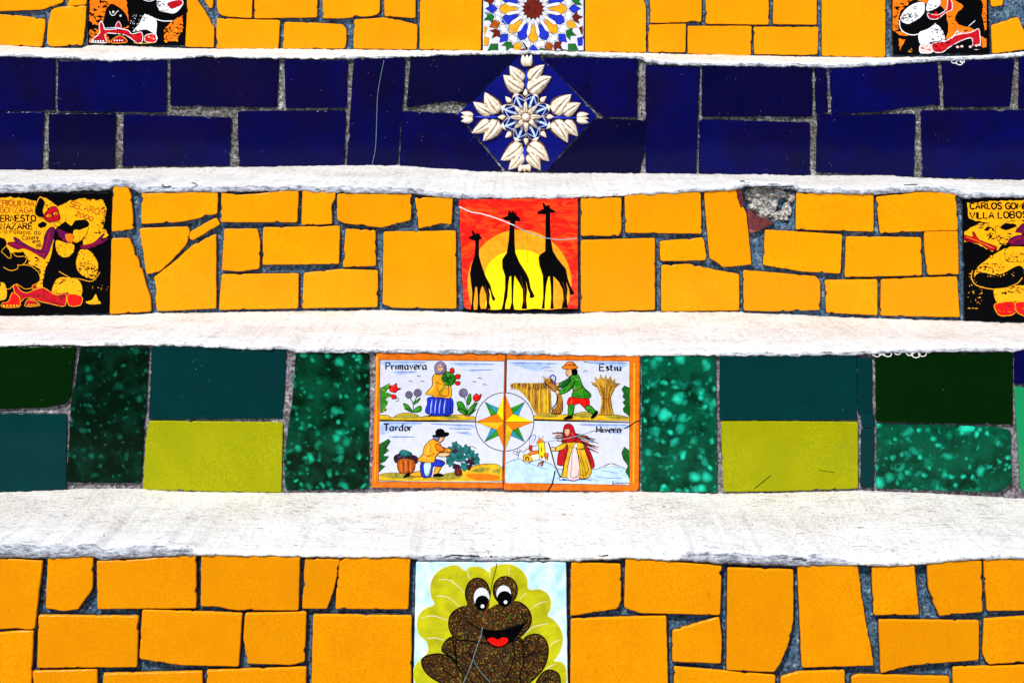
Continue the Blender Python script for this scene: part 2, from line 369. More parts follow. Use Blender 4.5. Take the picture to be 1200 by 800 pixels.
def build_bed(k, mat, depth, amp):
    Y = RISERS[k]; z1 = unproj(600, lerp_line(pts_of(TREAD_LINES[k]['L']), 600), Y)[1] + .006
    z0 = FOOT_Z if k == 0 else unproj(600, lerp_line(pts_of(TREAD_LINES[k-1]['W']), 600), Y)[1] - .012
    st = .0036
    nx, nz = int(2*XW/st), int((z1-z0)/st)
    verts, faces = [], []
    Ll = pts_of(TREAD_LINES[k]['L']); zm = unproj(600, lerp_line(Ll, 600), Y)[1]
    for i in range(nx+1):
        x = -XW+2*XW*i/nx
        pq = to_px(x, zm, Y)
        z1 = unproj(pq, lerp_line(Ll, pq), Y)[1] + .001
        for j in range(nz+1):
            z = z0+(z1-z0)*j/nz
            q = noise.noise(Vector((x*45, k*9, z*45)))*1.0 + noise.noise(Vector((x*130, k*9, z*130)))*.7
            hole = 0
            if k == 2:            # the broken-out pocket beside the giraffe tile
                hy = 400 - ((z-CAM_Z)*CP + Y*SP)*F_PX/depth_of(z, Y)
                hole = .010*max(0., min(1., (31-abs(pq-901))/5))*max(0., min(1., (22-abs(hy-240)*1.0)/5))
            verts.append((x, depth + amp*q + hole, z))
    for i in range(nx):
        for j in range(nz):
            a = i*(nz+1)+j
            faces.append((a, a+nz+1, a+nz+2, a+1))
    return link('grout_bed', verts, faces, mat, STEPS[k], smooth=True)
BEDS = [('grout_blue', .0078, .0012), ('grout_mauve', .0035, .0010), ('grout_blue', .0070, .0012), ('grout_grey', .0038, .0012), ('grout_blue', .0066, .0012)]
for k in range(5):
    build_tread(k)
    build_bed(k, M[BEDS[k][0]], BEDS[k][1], BEDS[k][2])

# paved landing at the foot of the flight and the ground beyond it
def landing():
    m, t, b = new_mat('pale_paving'); n = NT(t)
    c = n.mix(n.ramp(n.noise(6, 6, rough=.65), [(.35, 0.), (.65, 1.)]), (.13, .125, .115), (.19, .18, .17))
    br = t.nodes.new('ShaderNodeTexBrick'); br.inputs['Scale'].default_value = 2.2
    br.inputs['Color1'].default_value = (1, 1, 1, 1); br.inputs['Color2'].default_value = (.82, .82, .82, 1); br.inputs['Mortar'].default_value = (.35, .33, .3, 1)
    n.link(n.pos, br.inputs['Vector'])
    n.link(n.mix(1., c, br.outputs['Color'], 'MULTIPLY'), b.inputs['Base Color']); b.inputs['Roughness'].default_value = .85
    n.bump(n.noise(90, 4), .4, .003, b)
    o = link('pavement', [(-120, -200, FOOT_Z), (120, -200, FOOT_Z), (120, 40, FOOT_Z), (-120, 40, FOOT_Z)], [(0, 1, 2, 3)], m)
    o['kind'] = 'structure'
landing()

# ------------------------------------------------------------------ tiles
def area2(p): return sum(a[0]*b[1]-b[0]*a[1] for a, b in zip(p, p[1:]+p[:1]))
def outline(pts, seed, jit=.38, rough=1.1, corner=2.0, step=3.0):
    """traced corners -> closed outline with worn corners, hand-cut straight edges and ragged broken edges"""
    out = []
    n = len(pts)
    rn = random.Random(int(seed*1000))
    for i in range(n):
        p, a, b = pts[i-1], pts[i], pts[(i+1) % n]
        la, lb = math.dist(p, a), math.dist(a, b)
        va = ((p[0]-a[0])/la, (p[1]-a[1])/la); vb = ((b[0]-a[0])/lb, (b[1]-a[1])/lb)
        ca = min(corner, la*.3); cb = min(corner, lb*.3)
        s = (a[0]+va[0]*ca, a[1]+va[1]*ca); e = (a[0]+vb[0]*cb, a[1]+vb[1]*cb)
        mid = (a[0]*.5+(s[0]+e[0])*.25, a[1]*.5+(s[1]+e[1])*.25)
        out += [(s, 0), (mid, 0), (e, 0)]
        p2, a2 = pts[(i+1) % n], pts[(i+2) % n]
        cn = min(corner, lb*.3)
        e2 = (p2[0]-vb[0]*cn, p2[1]-vb[1]*cn)
        L = math.dist(e, e2)
        ang = abs(math.degrees(math.atan2(vb[1], vb[0]))) % 90
        broken = 7 < ang < 83
        m = max(1, int(L/(2.0 if broken else step)))
        chips = [(rn.uniform(.05, .95)*L, rn.uniform(.7, 2.0), rn.uniform(1.2, 3.2)) for _ in range(rn.choice((0, 0, 1, 1, 2)))] if L > 25 and jit > .3 else []
        if chips: m = max(m, int(L/1.7))
        for q in range(1, m):
            u = q/m
            x, y = e[0]+(e2[0]-e[0])*u, e[1]+(e2[1]-e[1])*u
            w = min(1, 3*u, 3*(1-u))
            d = jit*n3(x*.12, y*.12, seed) + jit*.5*n3(x*.5, y*.5, seed)
            if broken: d += w*rough*(.6*n3(x*.1, y*.1, seed+5) + .8*n3(x*.33, y*.33, seed+9) + .45*n3(x*.9, y*.9, seed+2))
            for s0, dd, ww in chips: d -= dd*math.exp(-((u*L-s0)/ww)**2)
            out.append(((x - vb[1]*d, y + vb[0]*d), 0))
    return [o for o, _ in out]
TC = [0]
def make_tile(k, pts, mat, label=None, tilt=.7, proud=.0006, corner=2.2, rough=1.1, name='tile', bevel=.0011, thick=.0125, jit=.38):
    TC[0] += 1; sd = TC[0]*3.7
    if area2(pts) > 0: pts = pts[::-1]         # picture y runs down: make it counter-clockwise as seen from the street
    o2 = outline(pts, sd, jit, rough, corner)
    Y = RISERS[k]
    w = [unproj(px, py, Y) for px, py in o2]
    cx = sum(p[0] for p in w)/len(w); cz = sum(p[1] for p in w)/len(w)
    w = [(p[0]-cx, p[1]-cz) for p in w]
    n = len(w)
    nor = []
    for i in range(n):
        a, b = w[i-1], w[(i+1) % n]
        tx, tz = b[0]-a[0], b[1]-a[1]; l = math.hypot(tx, tz) or 1
        nor.append((tz/l, -tx/l))              # outward for a counter-clockwise outline
    if k in (1, 3) and name == 'tile': w = [(x+q[0]*.0006, z+q[1]*.0006) for (x, z), q in zip(w, nor)]
    rings = [(-bevel, 0.), (-bevel*.4, bevel*.18), (0, bevel*.85), (0, thick)]
    verts = []
    for off, dep in rings:
        for (x, z), (nx_, nz_) in zip(w, nor): verts.append((x+nx_*off, dep, z+nz_*off))
    faces = [tuple(range(n))]; sm = [False]
    for r in range(3):
        for i in range(n):
            j = (i+1) % n
            faces.append((r*n+i, r*n+j, (r+1)*n+j, (r+1)*n+i)[::-1]); sm.append(True)
    fm = [0]*len(faces)
    mats = [mat]
    if k in (0, 2, 4) and name == 'tile':         # dark ring along the tile edge, painting shade into the joint
        mats.append(M['joint_shade'])
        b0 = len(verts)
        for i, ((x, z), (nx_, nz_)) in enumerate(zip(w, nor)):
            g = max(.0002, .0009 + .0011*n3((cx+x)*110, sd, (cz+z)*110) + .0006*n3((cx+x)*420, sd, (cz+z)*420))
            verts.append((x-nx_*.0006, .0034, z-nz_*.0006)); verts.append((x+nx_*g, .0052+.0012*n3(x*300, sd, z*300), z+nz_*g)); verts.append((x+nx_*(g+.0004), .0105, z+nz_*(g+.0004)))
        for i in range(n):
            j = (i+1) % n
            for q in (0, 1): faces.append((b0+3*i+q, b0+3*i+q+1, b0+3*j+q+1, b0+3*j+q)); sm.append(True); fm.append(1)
    o = link(name, verts, faces, mats, STEPS[k], smooth=sm, fmat=fm)
    dy = -proud*rnd.uniform(-.6, 1)
    o.location = (cx, dy, cz)
    if tilt: o.rotation_euler = (math.radians(rnd.uniform(-tilt, tilt)), 0, math.radians(rnd.uniform(-tilt, tilt)))
    if label: o['label'] = label
    o_info[o.name] = (k, cx, cz)
    return o
o_info = {}
def T(k, ox, oy, s, txt, mat, label=None, **kw):
    pts = [(ox+float(a)/s, oy+float(b)/s) for a, b in (p.split(',') for p in txt.split())]
    return make_tile(k, pts, M[mat], label, **kw)
def S(k, txt, mat, label=None, **kw): return T(k, 0, 0, 1, txt, mat, label, **kw)

# top yellow riser
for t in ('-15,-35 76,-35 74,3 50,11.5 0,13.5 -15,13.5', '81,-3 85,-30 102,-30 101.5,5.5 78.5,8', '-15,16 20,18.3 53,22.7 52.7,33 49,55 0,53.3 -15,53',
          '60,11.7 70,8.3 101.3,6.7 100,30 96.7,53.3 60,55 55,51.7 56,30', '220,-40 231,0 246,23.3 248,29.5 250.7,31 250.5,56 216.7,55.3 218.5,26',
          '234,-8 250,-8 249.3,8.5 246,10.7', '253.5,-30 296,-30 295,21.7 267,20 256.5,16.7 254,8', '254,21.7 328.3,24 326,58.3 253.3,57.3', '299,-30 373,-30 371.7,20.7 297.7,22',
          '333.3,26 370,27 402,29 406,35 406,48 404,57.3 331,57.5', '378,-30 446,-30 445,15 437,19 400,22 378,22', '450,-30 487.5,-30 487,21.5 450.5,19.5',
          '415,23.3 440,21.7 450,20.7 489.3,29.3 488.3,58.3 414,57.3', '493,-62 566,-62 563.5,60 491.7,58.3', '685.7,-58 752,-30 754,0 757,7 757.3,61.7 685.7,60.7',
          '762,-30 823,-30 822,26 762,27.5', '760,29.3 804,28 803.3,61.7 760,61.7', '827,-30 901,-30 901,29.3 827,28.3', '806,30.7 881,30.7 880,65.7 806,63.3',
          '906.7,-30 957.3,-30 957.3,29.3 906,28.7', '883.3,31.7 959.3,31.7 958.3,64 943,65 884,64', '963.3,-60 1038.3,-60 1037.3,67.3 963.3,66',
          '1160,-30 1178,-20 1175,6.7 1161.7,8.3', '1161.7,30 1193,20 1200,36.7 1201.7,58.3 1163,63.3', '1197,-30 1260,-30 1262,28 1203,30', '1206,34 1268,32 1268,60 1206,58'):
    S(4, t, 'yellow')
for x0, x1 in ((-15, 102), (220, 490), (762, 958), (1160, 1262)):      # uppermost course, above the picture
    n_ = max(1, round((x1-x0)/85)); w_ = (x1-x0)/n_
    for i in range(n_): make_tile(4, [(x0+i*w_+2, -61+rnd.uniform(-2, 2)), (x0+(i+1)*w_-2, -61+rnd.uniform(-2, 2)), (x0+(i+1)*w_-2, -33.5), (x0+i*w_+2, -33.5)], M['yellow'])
# navy riser
for t in ('-60,200 0,200 192,203 190,388 0,392 -60,392', '205,215 585,213 583,395 300,392 203,390', '600,205 790,195 980,203 972,378 600,372', '-60,395 155,395 145,597 -60,597',
          '172,400 407,400 400,598 172,598', '435,402 812,415 805,582 430,585'): T(3, 0, 0, 3, t, 'navy')
for t in ('333.5,70 407,71.5 406,126 335,127', '279,130.5 405,130 403,194 340,194 280,195.5'): S(3, t, 'navy')
for t in ('245,198 625,193 548,268 460,358 440,362 390,355 230,378', '215,392 400,400 565,598 380,605 205,580', '708,205 1043,207 1038,412 925,412 870,365', '895,418 1075,425 1070,500 1048,612 725,605'):
    T(3, 400, 0, 3, t, 'navy')
cracked_navy = T(3, 400, 0, 3, '45,205 222,205 220,300 195,580 110,582 20,582', 'navy')
S(3, '757,76.5 820,79 815,203.5 757,202', 'navy')
for t in ('70,230 455,237 455,410 68,410', '60,422 447,432 445,615 58,610', '465,240 505,240 510,395 470,400', '518,240 895,218 905,370 780,378 700,393 525,402', '475,402 600,408 760,402 818,402 812,620 470,605',
          '838,390 1290,388 1290,632 1200,632 845,622', '1185,200 1310,200 1310,380 1182,382'): T(3, 800, 0, 3, t, 'navy')
drip_navy = T(3, 800, 0, 3, '912,215 1165,210 1150,375 920,378', 'navy')
# giraffe riser
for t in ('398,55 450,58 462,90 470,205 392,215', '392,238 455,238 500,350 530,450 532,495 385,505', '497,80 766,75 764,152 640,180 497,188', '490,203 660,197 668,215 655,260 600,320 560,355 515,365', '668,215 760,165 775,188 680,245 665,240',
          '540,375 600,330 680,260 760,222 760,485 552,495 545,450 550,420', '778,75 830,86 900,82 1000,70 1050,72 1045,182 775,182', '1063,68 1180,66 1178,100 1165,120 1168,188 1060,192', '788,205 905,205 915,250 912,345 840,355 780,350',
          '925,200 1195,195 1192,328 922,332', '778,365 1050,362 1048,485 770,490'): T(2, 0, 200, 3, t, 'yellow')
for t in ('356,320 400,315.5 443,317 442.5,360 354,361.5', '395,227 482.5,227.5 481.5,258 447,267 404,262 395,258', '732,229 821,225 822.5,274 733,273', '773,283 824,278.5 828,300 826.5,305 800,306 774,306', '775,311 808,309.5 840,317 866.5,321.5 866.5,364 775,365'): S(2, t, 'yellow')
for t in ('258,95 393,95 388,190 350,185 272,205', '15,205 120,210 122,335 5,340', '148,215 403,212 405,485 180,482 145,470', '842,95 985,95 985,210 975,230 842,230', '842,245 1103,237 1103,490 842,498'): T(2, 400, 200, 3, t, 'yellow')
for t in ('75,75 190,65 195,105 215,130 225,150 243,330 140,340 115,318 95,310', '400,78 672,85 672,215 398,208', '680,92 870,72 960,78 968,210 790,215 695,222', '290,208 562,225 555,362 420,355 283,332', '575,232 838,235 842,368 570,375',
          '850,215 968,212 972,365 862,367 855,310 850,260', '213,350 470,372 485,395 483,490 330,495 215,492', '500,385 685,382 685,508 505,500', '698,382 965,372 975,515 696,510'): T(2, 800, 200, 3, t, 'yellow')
# green riser
def D(ox, t, mat, label=None): return T(1, ox, 380, 3, t, mat, label)
D(0, '-60,80 265,80 245,260 225,280 150,292 -60,298', 'bottle', 'very dark green tile'); D(0, '-60,312 233,317 232,578 0,590 -60,590', 'teal', 'dark teal tile')
D(0, '285,80 522,80 495,557 237,553 250,285', 'marble_dark', 'dark marbled green tile'); D(0, '535,75 640,80 900,92 1005,87 993,330 525,333', 'teal', 'dark teal tile')
D(0, '527,340 993,347 988,590 800,588 503,580 515,400', 'lime', 'lime green tile'); S(1, '347,414 432,414 431.5,573 335,574 333,540 343,470', 'marble_green', 'marbled green tile')
S(1, '752.5,416 838,417 840,576 752.5,575', 'marble_emerald', 'bright marbled emerald tile')
D(800, '132,112 300,116 400,110 610,112 613,335 132,335', 'teal', 'dark teal tile'); lime_r = D(800, '137,340 615,345 615,575 350,585 145,588', 'lime', 'scratched lime green tile')
D(800, '615,122 665,122 665,312 618,315', 'teal', 'narrow teal strip'); D(800, '628,318 672,315 675,362 632,360', 'teal', 'small square teal chip'); D(800, '630,368 672,368 672,575 628,572', 'teal', 'narrow teal strip')
drip_green = D(800, '680,102 1160,102 1160,350 1050,350 682,340', 'bottle', 'very dark green tile'); D(800, '685,350 1100,362 1152,375 1155,560 1110,588 682,575', 'marble_emerald', 'bright marbled emerald tile')
D(800, '1168,90 1300,90 1300,205 1168,210', 'navy', 'navy blue tile'); D(800, '1168,220 1300,240 1300,585 1190,580', 'jade', 'jade green tile')
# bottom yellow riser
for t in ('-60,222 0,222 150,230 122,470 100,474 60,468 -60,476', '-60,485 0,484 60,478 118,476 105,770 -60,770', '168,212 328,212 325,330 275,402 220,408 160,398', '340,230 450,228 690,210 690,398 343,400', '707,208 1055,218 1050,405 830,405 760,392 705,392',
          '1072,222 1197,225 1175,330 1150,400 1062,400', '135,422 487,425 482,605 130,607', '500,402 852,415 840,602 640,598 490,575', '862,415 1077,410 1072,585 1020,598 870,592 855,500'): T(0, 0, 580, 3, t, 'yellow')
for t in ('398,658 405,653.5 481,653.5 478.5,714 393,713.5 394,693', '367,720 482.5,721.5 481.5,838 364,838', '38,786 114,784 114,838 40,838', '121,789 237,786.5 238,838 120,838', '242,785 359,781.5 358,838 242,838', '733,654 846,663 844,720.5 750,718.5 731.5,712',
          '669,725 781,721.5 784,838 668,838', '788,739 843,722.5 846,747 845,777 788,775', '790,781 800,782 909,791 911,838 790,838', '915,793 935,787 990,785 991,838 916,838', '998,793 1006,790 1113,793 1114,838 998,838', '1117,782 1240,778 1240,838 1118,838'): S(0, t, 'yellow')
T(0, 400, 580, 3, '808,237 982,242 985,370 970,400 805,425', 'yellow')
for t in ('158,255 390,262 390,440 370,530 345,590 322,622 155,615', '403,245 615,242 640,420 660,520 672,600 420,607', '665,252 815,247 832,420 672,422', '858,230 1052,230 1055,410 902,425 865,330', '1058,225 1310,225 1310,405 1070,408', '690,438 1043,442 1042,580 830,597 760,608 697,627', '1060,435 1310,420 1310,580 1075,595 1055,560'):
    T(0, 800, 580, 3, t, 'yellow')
# the rows run on beyond the picture
def filler(k, top, bot, mats, left, right):
    Y = RISERS[k]; zt, zb = unproj(600, top, Y)[1], unproj(600, bot, Y)[1]
    sc = F_PX/depth_of((zt+zb)/2, Y)
    mid = (top+bot)/2
    for a, b in ((600-XW*sc+8, left), (right, 600+XW*sc-8)):
        for y0, y1 in ((top+2, mid-2), (mid+2, bot-2)):
            x = a
            while x < b-25:
                w = min(b-x, rnd.uniform(.075, .125)*sc)
                if b-x-w < 30: w = b-x
                j = lambda: rnd.uniform(-2, 2)
                make_tile(k, [(x+2+j(), y0+j()), (x+w-2+j(), y0+j()), (x+w-2+j(), y1+j()), (x+2+j(), y1+j())], M[rnd.choice(mats)])
                x += w
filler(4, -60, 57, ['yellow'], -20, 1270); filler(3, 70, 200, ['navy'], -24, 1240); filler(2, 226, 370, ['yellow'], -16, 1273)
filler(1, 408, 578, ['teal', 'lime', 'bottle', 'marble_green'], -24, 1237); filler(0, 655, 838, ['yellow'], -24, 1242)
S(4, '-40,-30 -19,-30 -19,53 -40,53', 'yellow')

# the broken-out hole beside the giraffe tile: mortar rubble and a shard of red clay
def lump(k, name, cx, cy, rx, ry, dep, mat, seed, thick=.006, label=None):
    Y = RISERS[k]; x0, z0 = unproj(cx, cy, Y); s = F_PX/depth_of(z0, Y)
    verts, faces = [], []
    nu, nv = 14, 7
    for j in range(nv+1):
        th = math.pi/2*j/nv
        for i in range(nu):
            ph = 2*math.pi*i/nu
            d = Vector((math.cos(ph)*math.sin(th), -math.cos(th), math.sin(ph)*math.sin(th)))
            f = 1 + .5*n3(d.x*1.7+seed, d.y*1.7, d.z*1.7) + .3*n3(d.x*4+seed, d.y*4, d.z*4)
            verts.append((d.x*rx/s*f, d.y*thick*f, d.z*ry/s*f))
    for j in range(nv):
        for i in range(nu):
            a, b = j*nu+i, j*nu+(i+1) % nu
            faces.append((a, a+nu, b+nu, b))
    o = link(name, verts, faces, mat, STEPS[k], loc=(x0, dep, z0), smooth=False)
    if label: o['label'] = label
for i, (cx, cy, rx, ry) in enumerate(((903, 238, 15, 15), (890, 226, 10, 8), (912, 227, 14, 7), (924, 248, 7, 12), (898, 250, 12, 10), (915, 255, 11, 8), (880, 229, 8, 9), (888, 242, 9, 9), (928, 232, 6, 8))):
    lump(2, 'mortar_lump', cx, cy, rx*.9, ry*.85, .0155, M['rubble'], i*3.3, .0065+.002*(i % 3))
shard = make_tile(2, [(876, 245), (884, 251), (897, 257), (908, 261), (899, 266), (888, 272), (878, 274)], M['clay'], 'broken shard of red clay', name='clay_shard', proud=-.003, rough=.5)
make_tile(2, [(864, 221), (868, 219), (870, 226), (872, 240), (868, 244), (865.5, 237), (866, 230)], M['clay'], 'exposed red clay edge', name='clay_chip', proud=.0004, rough=.4, tilt=0, corner=.8)

# ------------------------------------------------------------------ painted decoration: thin fired glaze laid on its tile
def catmull(pts, closed, sub=5):
    n = len(pts); out = []
    rng = range(n) if closed else range(n-1)
    for i in rng:
        p0 = pts[(i-1) % n] if closed or i > 0 else pts[0]
        p1, p2 = pts[i], pts[(i+1) % n]
        p3 = pts[(i+2) % n] if closed or i+2 < n else pts[-1]
        for q in range(sub):
            t = q/sub
            out.append(tuple(.5*(2*p1[c]+(p2[c]-p0[c])*t+(2*p0[c]-5*p1[c]+4*p2[c]-p3[c])*t*t+(3*p1[c]-p0[c]-3*p2[c]+p3[c])*t**3) for c in (0, 1)))
    if not closed: out.append(pts[-1])
    return out
def clip_half(pts, axis, lim, keep_less):
    out = []
    for a, b in zip(pts, pts[1:]+pts[:1]):
        ia = (a[axis] <= lim) == keep_less; ib = (b[axis] <= lim) == keep_less
        if ia: out.append(a)
        if ia != ib:
            t = (lim-a[axis])/(b[axis]-a[axis]); out.append((a[0]+(b[0]-a[0])*t, a[1]+(b[1]-a[1])*t))
    return out
LAYER = {}
class Pic:
    """one painted motif, a child of its tile; coordinates are read off an enlargement (ox, oy, scale)"""
    def __init__(s, tile, name, view=(0, 0, 1), label=None, clip=None):
        s.tile, s.name, s.view, s.label, s.clip = tile, name, view, label, clip
        s.k, s.cx, s.cz = o_info[tile.name]
        s.v, s.f, s.fm, s.mats = [], [], [], []
    def px(s, p): ox, oy, sc = s.view; return (ox+p[0]/sc, oy+p[1]/sc)
    def dep(s, polys):
        # each coat of glaze lies on the coats it overlaps
        done = LAYER.setdefault(s.tile.name, [])
        xs = [q[0] for p in polys for q in p]; ys = [q[1] for p in polys for q in p]
        bb = (min(xs), min(ys), max(xs), max(ys)); lay = 0
        for b, l in done:
            if l > lay and b[0] < bb[2] and b[2] > bb[0] and b[1] < bb[3] and b[3] > bb[1]: lay = l
        done.append((bb, lay+1))
        return -(.00003 + (lay+1)*.000004)
    def mi(s, mat):
        m = M[mat] if mat in M else P(mat)
        if m not in s.mats: s.mats.append(m)
        return s.mats.index(m)
    def emit(s, polys, mat):
        d = s.dep(polys); mi = s.mi(mat)
        for p in polys:
            if s.clip:
                x0, y0, x1, y1 = s.clip
                p = clip_half(p, 0, x0, False); p = clip_half(p, 0, x1, True) if p else p
                p = clip_half(p, 1, y0, False) if p else p; p = clip_half(p, 1, y1, True) if p else p
            if len(p) < 3 or abs(area2(p)) < 1e-3: continue
            if area2(p) > 0: p = p[::-1]
            b = len(s.v)
            for q in p:
                x, z = unproj(q[0], q[1], RISERS[s.k]); s.v.append((x-s.cx, d, z-s.cz))
            s.f.append(tuple(range(b, b+len(p)))); s.fm.append(mi)
    def poly(s, pts, mat, smooth=False, line=None, lw=.9, lc='black'):
        if isinstance(pts, str): pts = pts_of(pts)
        p = [s.px(q) for q in pts]
        if smooth: p = catmull(p, True, 4)
        s.emit([p], mat)
        if line: s.raw_stroke(p+[p[0]], lw, lc)
        return s
    def raw_stroke(s, p, w, mat, taper=False, nib=False):
        q = [p[0]]
        for a in p[1:]:
            if math.dist(a, q[-1]) > .15: q.append(a)
        if len(q) < 2: return
        closed = math.dist(p[0], p[-1]) < .01 and len(q) > 3
        if closed and math.dist(q[0], q[-1]) < .2: q = q[:-1]+[q[0]]
        L, R = [], []
        n = len(q)
        for i, a in enumerate(q):
            if closed and i in (0, n-1): pr, nx = q[n-2], q[1]
            else: pr, nx = q[max(0, i-1)], q[min(n-1, i+1)]
            tx, ty = nx[0]-pr[0], nx[1]-pr[1]; l = math.hypot(tx, ty) or 1
            ww = w/2
            if taper: ww *= .35+.65*math.sin(math.pi*(i+.5)/n)
            if nib: ww *= .45+.75*abs(math.sin(math.atan2(ty, tx)+.6))
            L.append((a[0]-ty/l*ww, a[1]+tx/l*ww)); R.append((a[0]+ty/l*ww, a[1]-tx/l*ww))
        s.emit([[L[i], L[i+1], R[i+1], R[i]] for i in range(n-1)], mat)
    def stroke(s, pts, w, mat='black', smooth=True, taper=False, nib=False):
        if isinstance(pts, str): pts = pts_of(pts)
        p = [s.px(q) for q in pts]
        if smooth and len(p) > 2: p = catmull(p, False, 4)
        s.raw_stroke(p, w, mat, taper, nib); return s
    def ell(s, cx, cy, rx, ry, mat, line=False, lw=.9, n=22, rot=0):
        c, sn = math.cos(rot), math.sin(rot)
        pts = [(cx+rx*math.cos(a)*c-ry*math.sin(a)*sn, cy+rx*math.cos(a)*sn+ry*math.sin(a)*c) for a in (2*math.pi*i/n for i in range(n))]
        return s.poly(pts, mat, line=line, lw=lw)
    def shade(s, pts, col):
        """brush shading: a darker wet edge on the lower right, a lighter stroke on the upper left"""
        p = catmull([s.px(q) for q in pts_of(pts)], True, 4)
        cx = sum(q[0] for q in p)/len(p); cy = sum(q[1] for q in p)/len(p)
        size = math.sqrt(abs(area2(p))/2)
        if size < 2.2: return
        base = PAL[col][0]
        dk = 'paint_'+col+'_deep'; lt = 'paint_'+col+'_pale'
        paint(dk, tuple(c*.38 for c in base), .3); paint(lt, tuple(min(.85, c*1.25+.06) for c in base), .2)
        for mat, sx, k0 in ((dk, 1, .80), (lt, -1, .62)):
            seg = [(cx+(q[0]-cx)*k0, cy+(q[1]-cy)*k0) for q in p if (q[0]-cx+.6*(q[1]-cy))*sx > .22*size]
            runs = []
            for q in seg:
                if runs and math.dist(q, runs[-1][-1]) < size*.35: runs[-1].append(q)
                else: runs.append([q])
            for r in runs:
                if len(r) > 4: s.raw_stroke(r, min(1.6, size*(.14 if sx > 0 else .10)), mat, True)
    def build(s):
        o = link(s.name, s.v, s.f, s.mats, s.tile, fmat=s.fm)
        if s.label: o['label'] = s.label
        return o
G = {'A': '0,0 3,10 6,0|1.2,3.6 4.8,3.6', 'B': '0,0 0,10 4,10 5,7.6 3.6,5.4 0,5.4|3.6,5.4 5.6,2.8 4,0 0,0', 'C': '5.6,8.4 3.6,10 1.2,8.6 0,5 1.2,1.4 3.6,0 5.8,1.4', 'E': '5,10 0,10 0,0 5.2,0|0,5.2 4,5.2',
 'G': '5.6,8.4 3.4,10 1,8.4 0,5 1.2,1.2 3.6,0 5.6,1.4 5.6,4.4 3.4,4.4', 'H': '0,0 0,10|5.4,0 5.4,10|0,5 5.4,5', 'I': '0.6,0 0.6,10', 'L': '0,10 0,0 4.6,0', 'M': '0,0 .8,10 3.4,3 6,10 6.8,0', 'N': '0,0 0,10 5.2,0 5.2,10',
 'O': '3,10 .8,8.4 0,5 .8,1.6 3,0 5.2,1.6 6,5 5.2,8.4 3,10', 'P': '0,0 0,10 3.8,10 5.2,7.6 3.8,5 0,5', 'Q': '3,10 .8,8.4 0,5 .8,1.6 3,0 5.2,1.6 6,5 5.2,8.4 3,10|3.6,3 6.2,-.8', 'R': '0,0 0,10 3.8,10 5,7.6 3.6,5.2 0,5.2|2.4,5.2 5.4,0',
 'S': '5,8.6 3,10 .8,9 .6,6.6 4.4,4.2 5,1.8 3,0 0,1.2', 'T': '0,10 6,10|3,10 3,0', 'U': '0,10 0,2.4 2.2,0 4.6,1 5.4,3.4 5.4,10', 'V': '0,10 2.8,0 5.6,10', 'Z': '0,10 5.4,10 0,0 5.6,0', '0': '2.6,10 .6,8 0,5 .6,2 2.6,0 4.6,2 5.2,5 4.6,8 2.6,10',
 '1': '0,7.6 1.6,10 1.6,0', '2': '0,8 2,10 4.4,9 4.4,6.4 0,0 5,0', '4': '3.6,0 3.6,10 0,3.4 5,3.4', '9': '4.8,7 3.4,4.8 .8,5.4 .4,8.4 2.4,10 4.6,9 4.8,6 3.4,0', 'a': '4,5.6 2,6.2 .2,4.4 .4,1.2 2,.2 4,2.4|4.2,6.2 4,1.2 5,0',
 'c': '4,5 2.2,6.2 .4,4.6 .3,1.8 2,0 4,1.2', 'd': '4,5.4 2,6.2 .2,4.2 .5,.8 2.2,.2 4,2|4.2,10 4,1 5,0', 'e': '.4,3.2 3.8,3.6 3.4,5.8 1.8,6.2 .3,4 .6,1 2.2,0 4,1', 'i': '.4,6.2 .4,.8 1.4,0|.3,8.4 .7,8.8', 'l': '.3,10 .3,.8 1.3,0',
 'm': '0,6.2 .4,0|.4,4.6 2,6.2 2.9,5 2.9,0|2.9,4.6 4.4,6.2 5.6,5 5.5,.8 6.6,0', 'n': '0,6.2 .4,0|.4,4.4 2.4,6.2 3.6,5 3.6,.8 4.6,0', 'o': '2.2,6.2 .5,5 .2,2.6 1,.4 2.4,0 4,1.4 4.1,4.4 2.2,6.2', 'r': '0,6.2 .5,0|.5,4 2,6 3.4,5.6', 's': '3.2,5.4 1.6,6.2 .4,5 3,2.4 2.6,.4 .2,.4',
 't': '.8,9 .8,1 2,0 3,.8|-.5,6.2 2.8,6.2', 'u': '0,6.2 .2,1.4 1.6,0 3.6,2|3.7,6.2 3.6,.8 4.6,0', 'v': '0,6.2 1.6,0 3.4,6.2', ',': '.6,.6 .2,-1.6', '.': '.2,.2 .5,.5', ' ': ''}
def lettering(pic, txt, p0, p1, h, w, mat, nib=False, wob=.25, gap=1.6, accent=None):
    """hand-painted lettering between two baseline points"""
    wid = []
    for ch in txt:
        g = G[ch]; wid.append(max([float(q.split(',')[0]) for s_ in g.split('|') for q in s_.split()] or [2.2]) + gap)
    tot = sum(wid)-gap
    ux, uy = (p1[0]-p0[0])/tot, (p1[1]-p0[1])/tot
    L = math.hypot(ux, uy); vx, vy = uy/L*h/10, -ux/L*h/10
    x = 0
    for i, (ch, wd) in enumerate(zip(txt, wid)):
        for st in G[ch].split('|'):
            if not st: continue
            pts = [(x+a+rnd.uniform(-wob, wob), b+rnd.uniform(-wob, wob)) for a, b in pts_of(st)]
            pts = [(p0[0]+ux*a+vx*b, p0[1]+uy*a+vy*b) for a, b in pts]
            pic.stroke(pts, w, mat, smooth=ch in 'CGOQSUaecdo0s29nmru', nib=nib)
        if accent == i:
            pts = [(p0[0]+ux*a+vx*b, p0[1]+uy*a+vy*b) for a, b in ((x+2.2, 11), (x+4, 13.2))]
            pic.stroke(pts, w, mat)
        x += wd

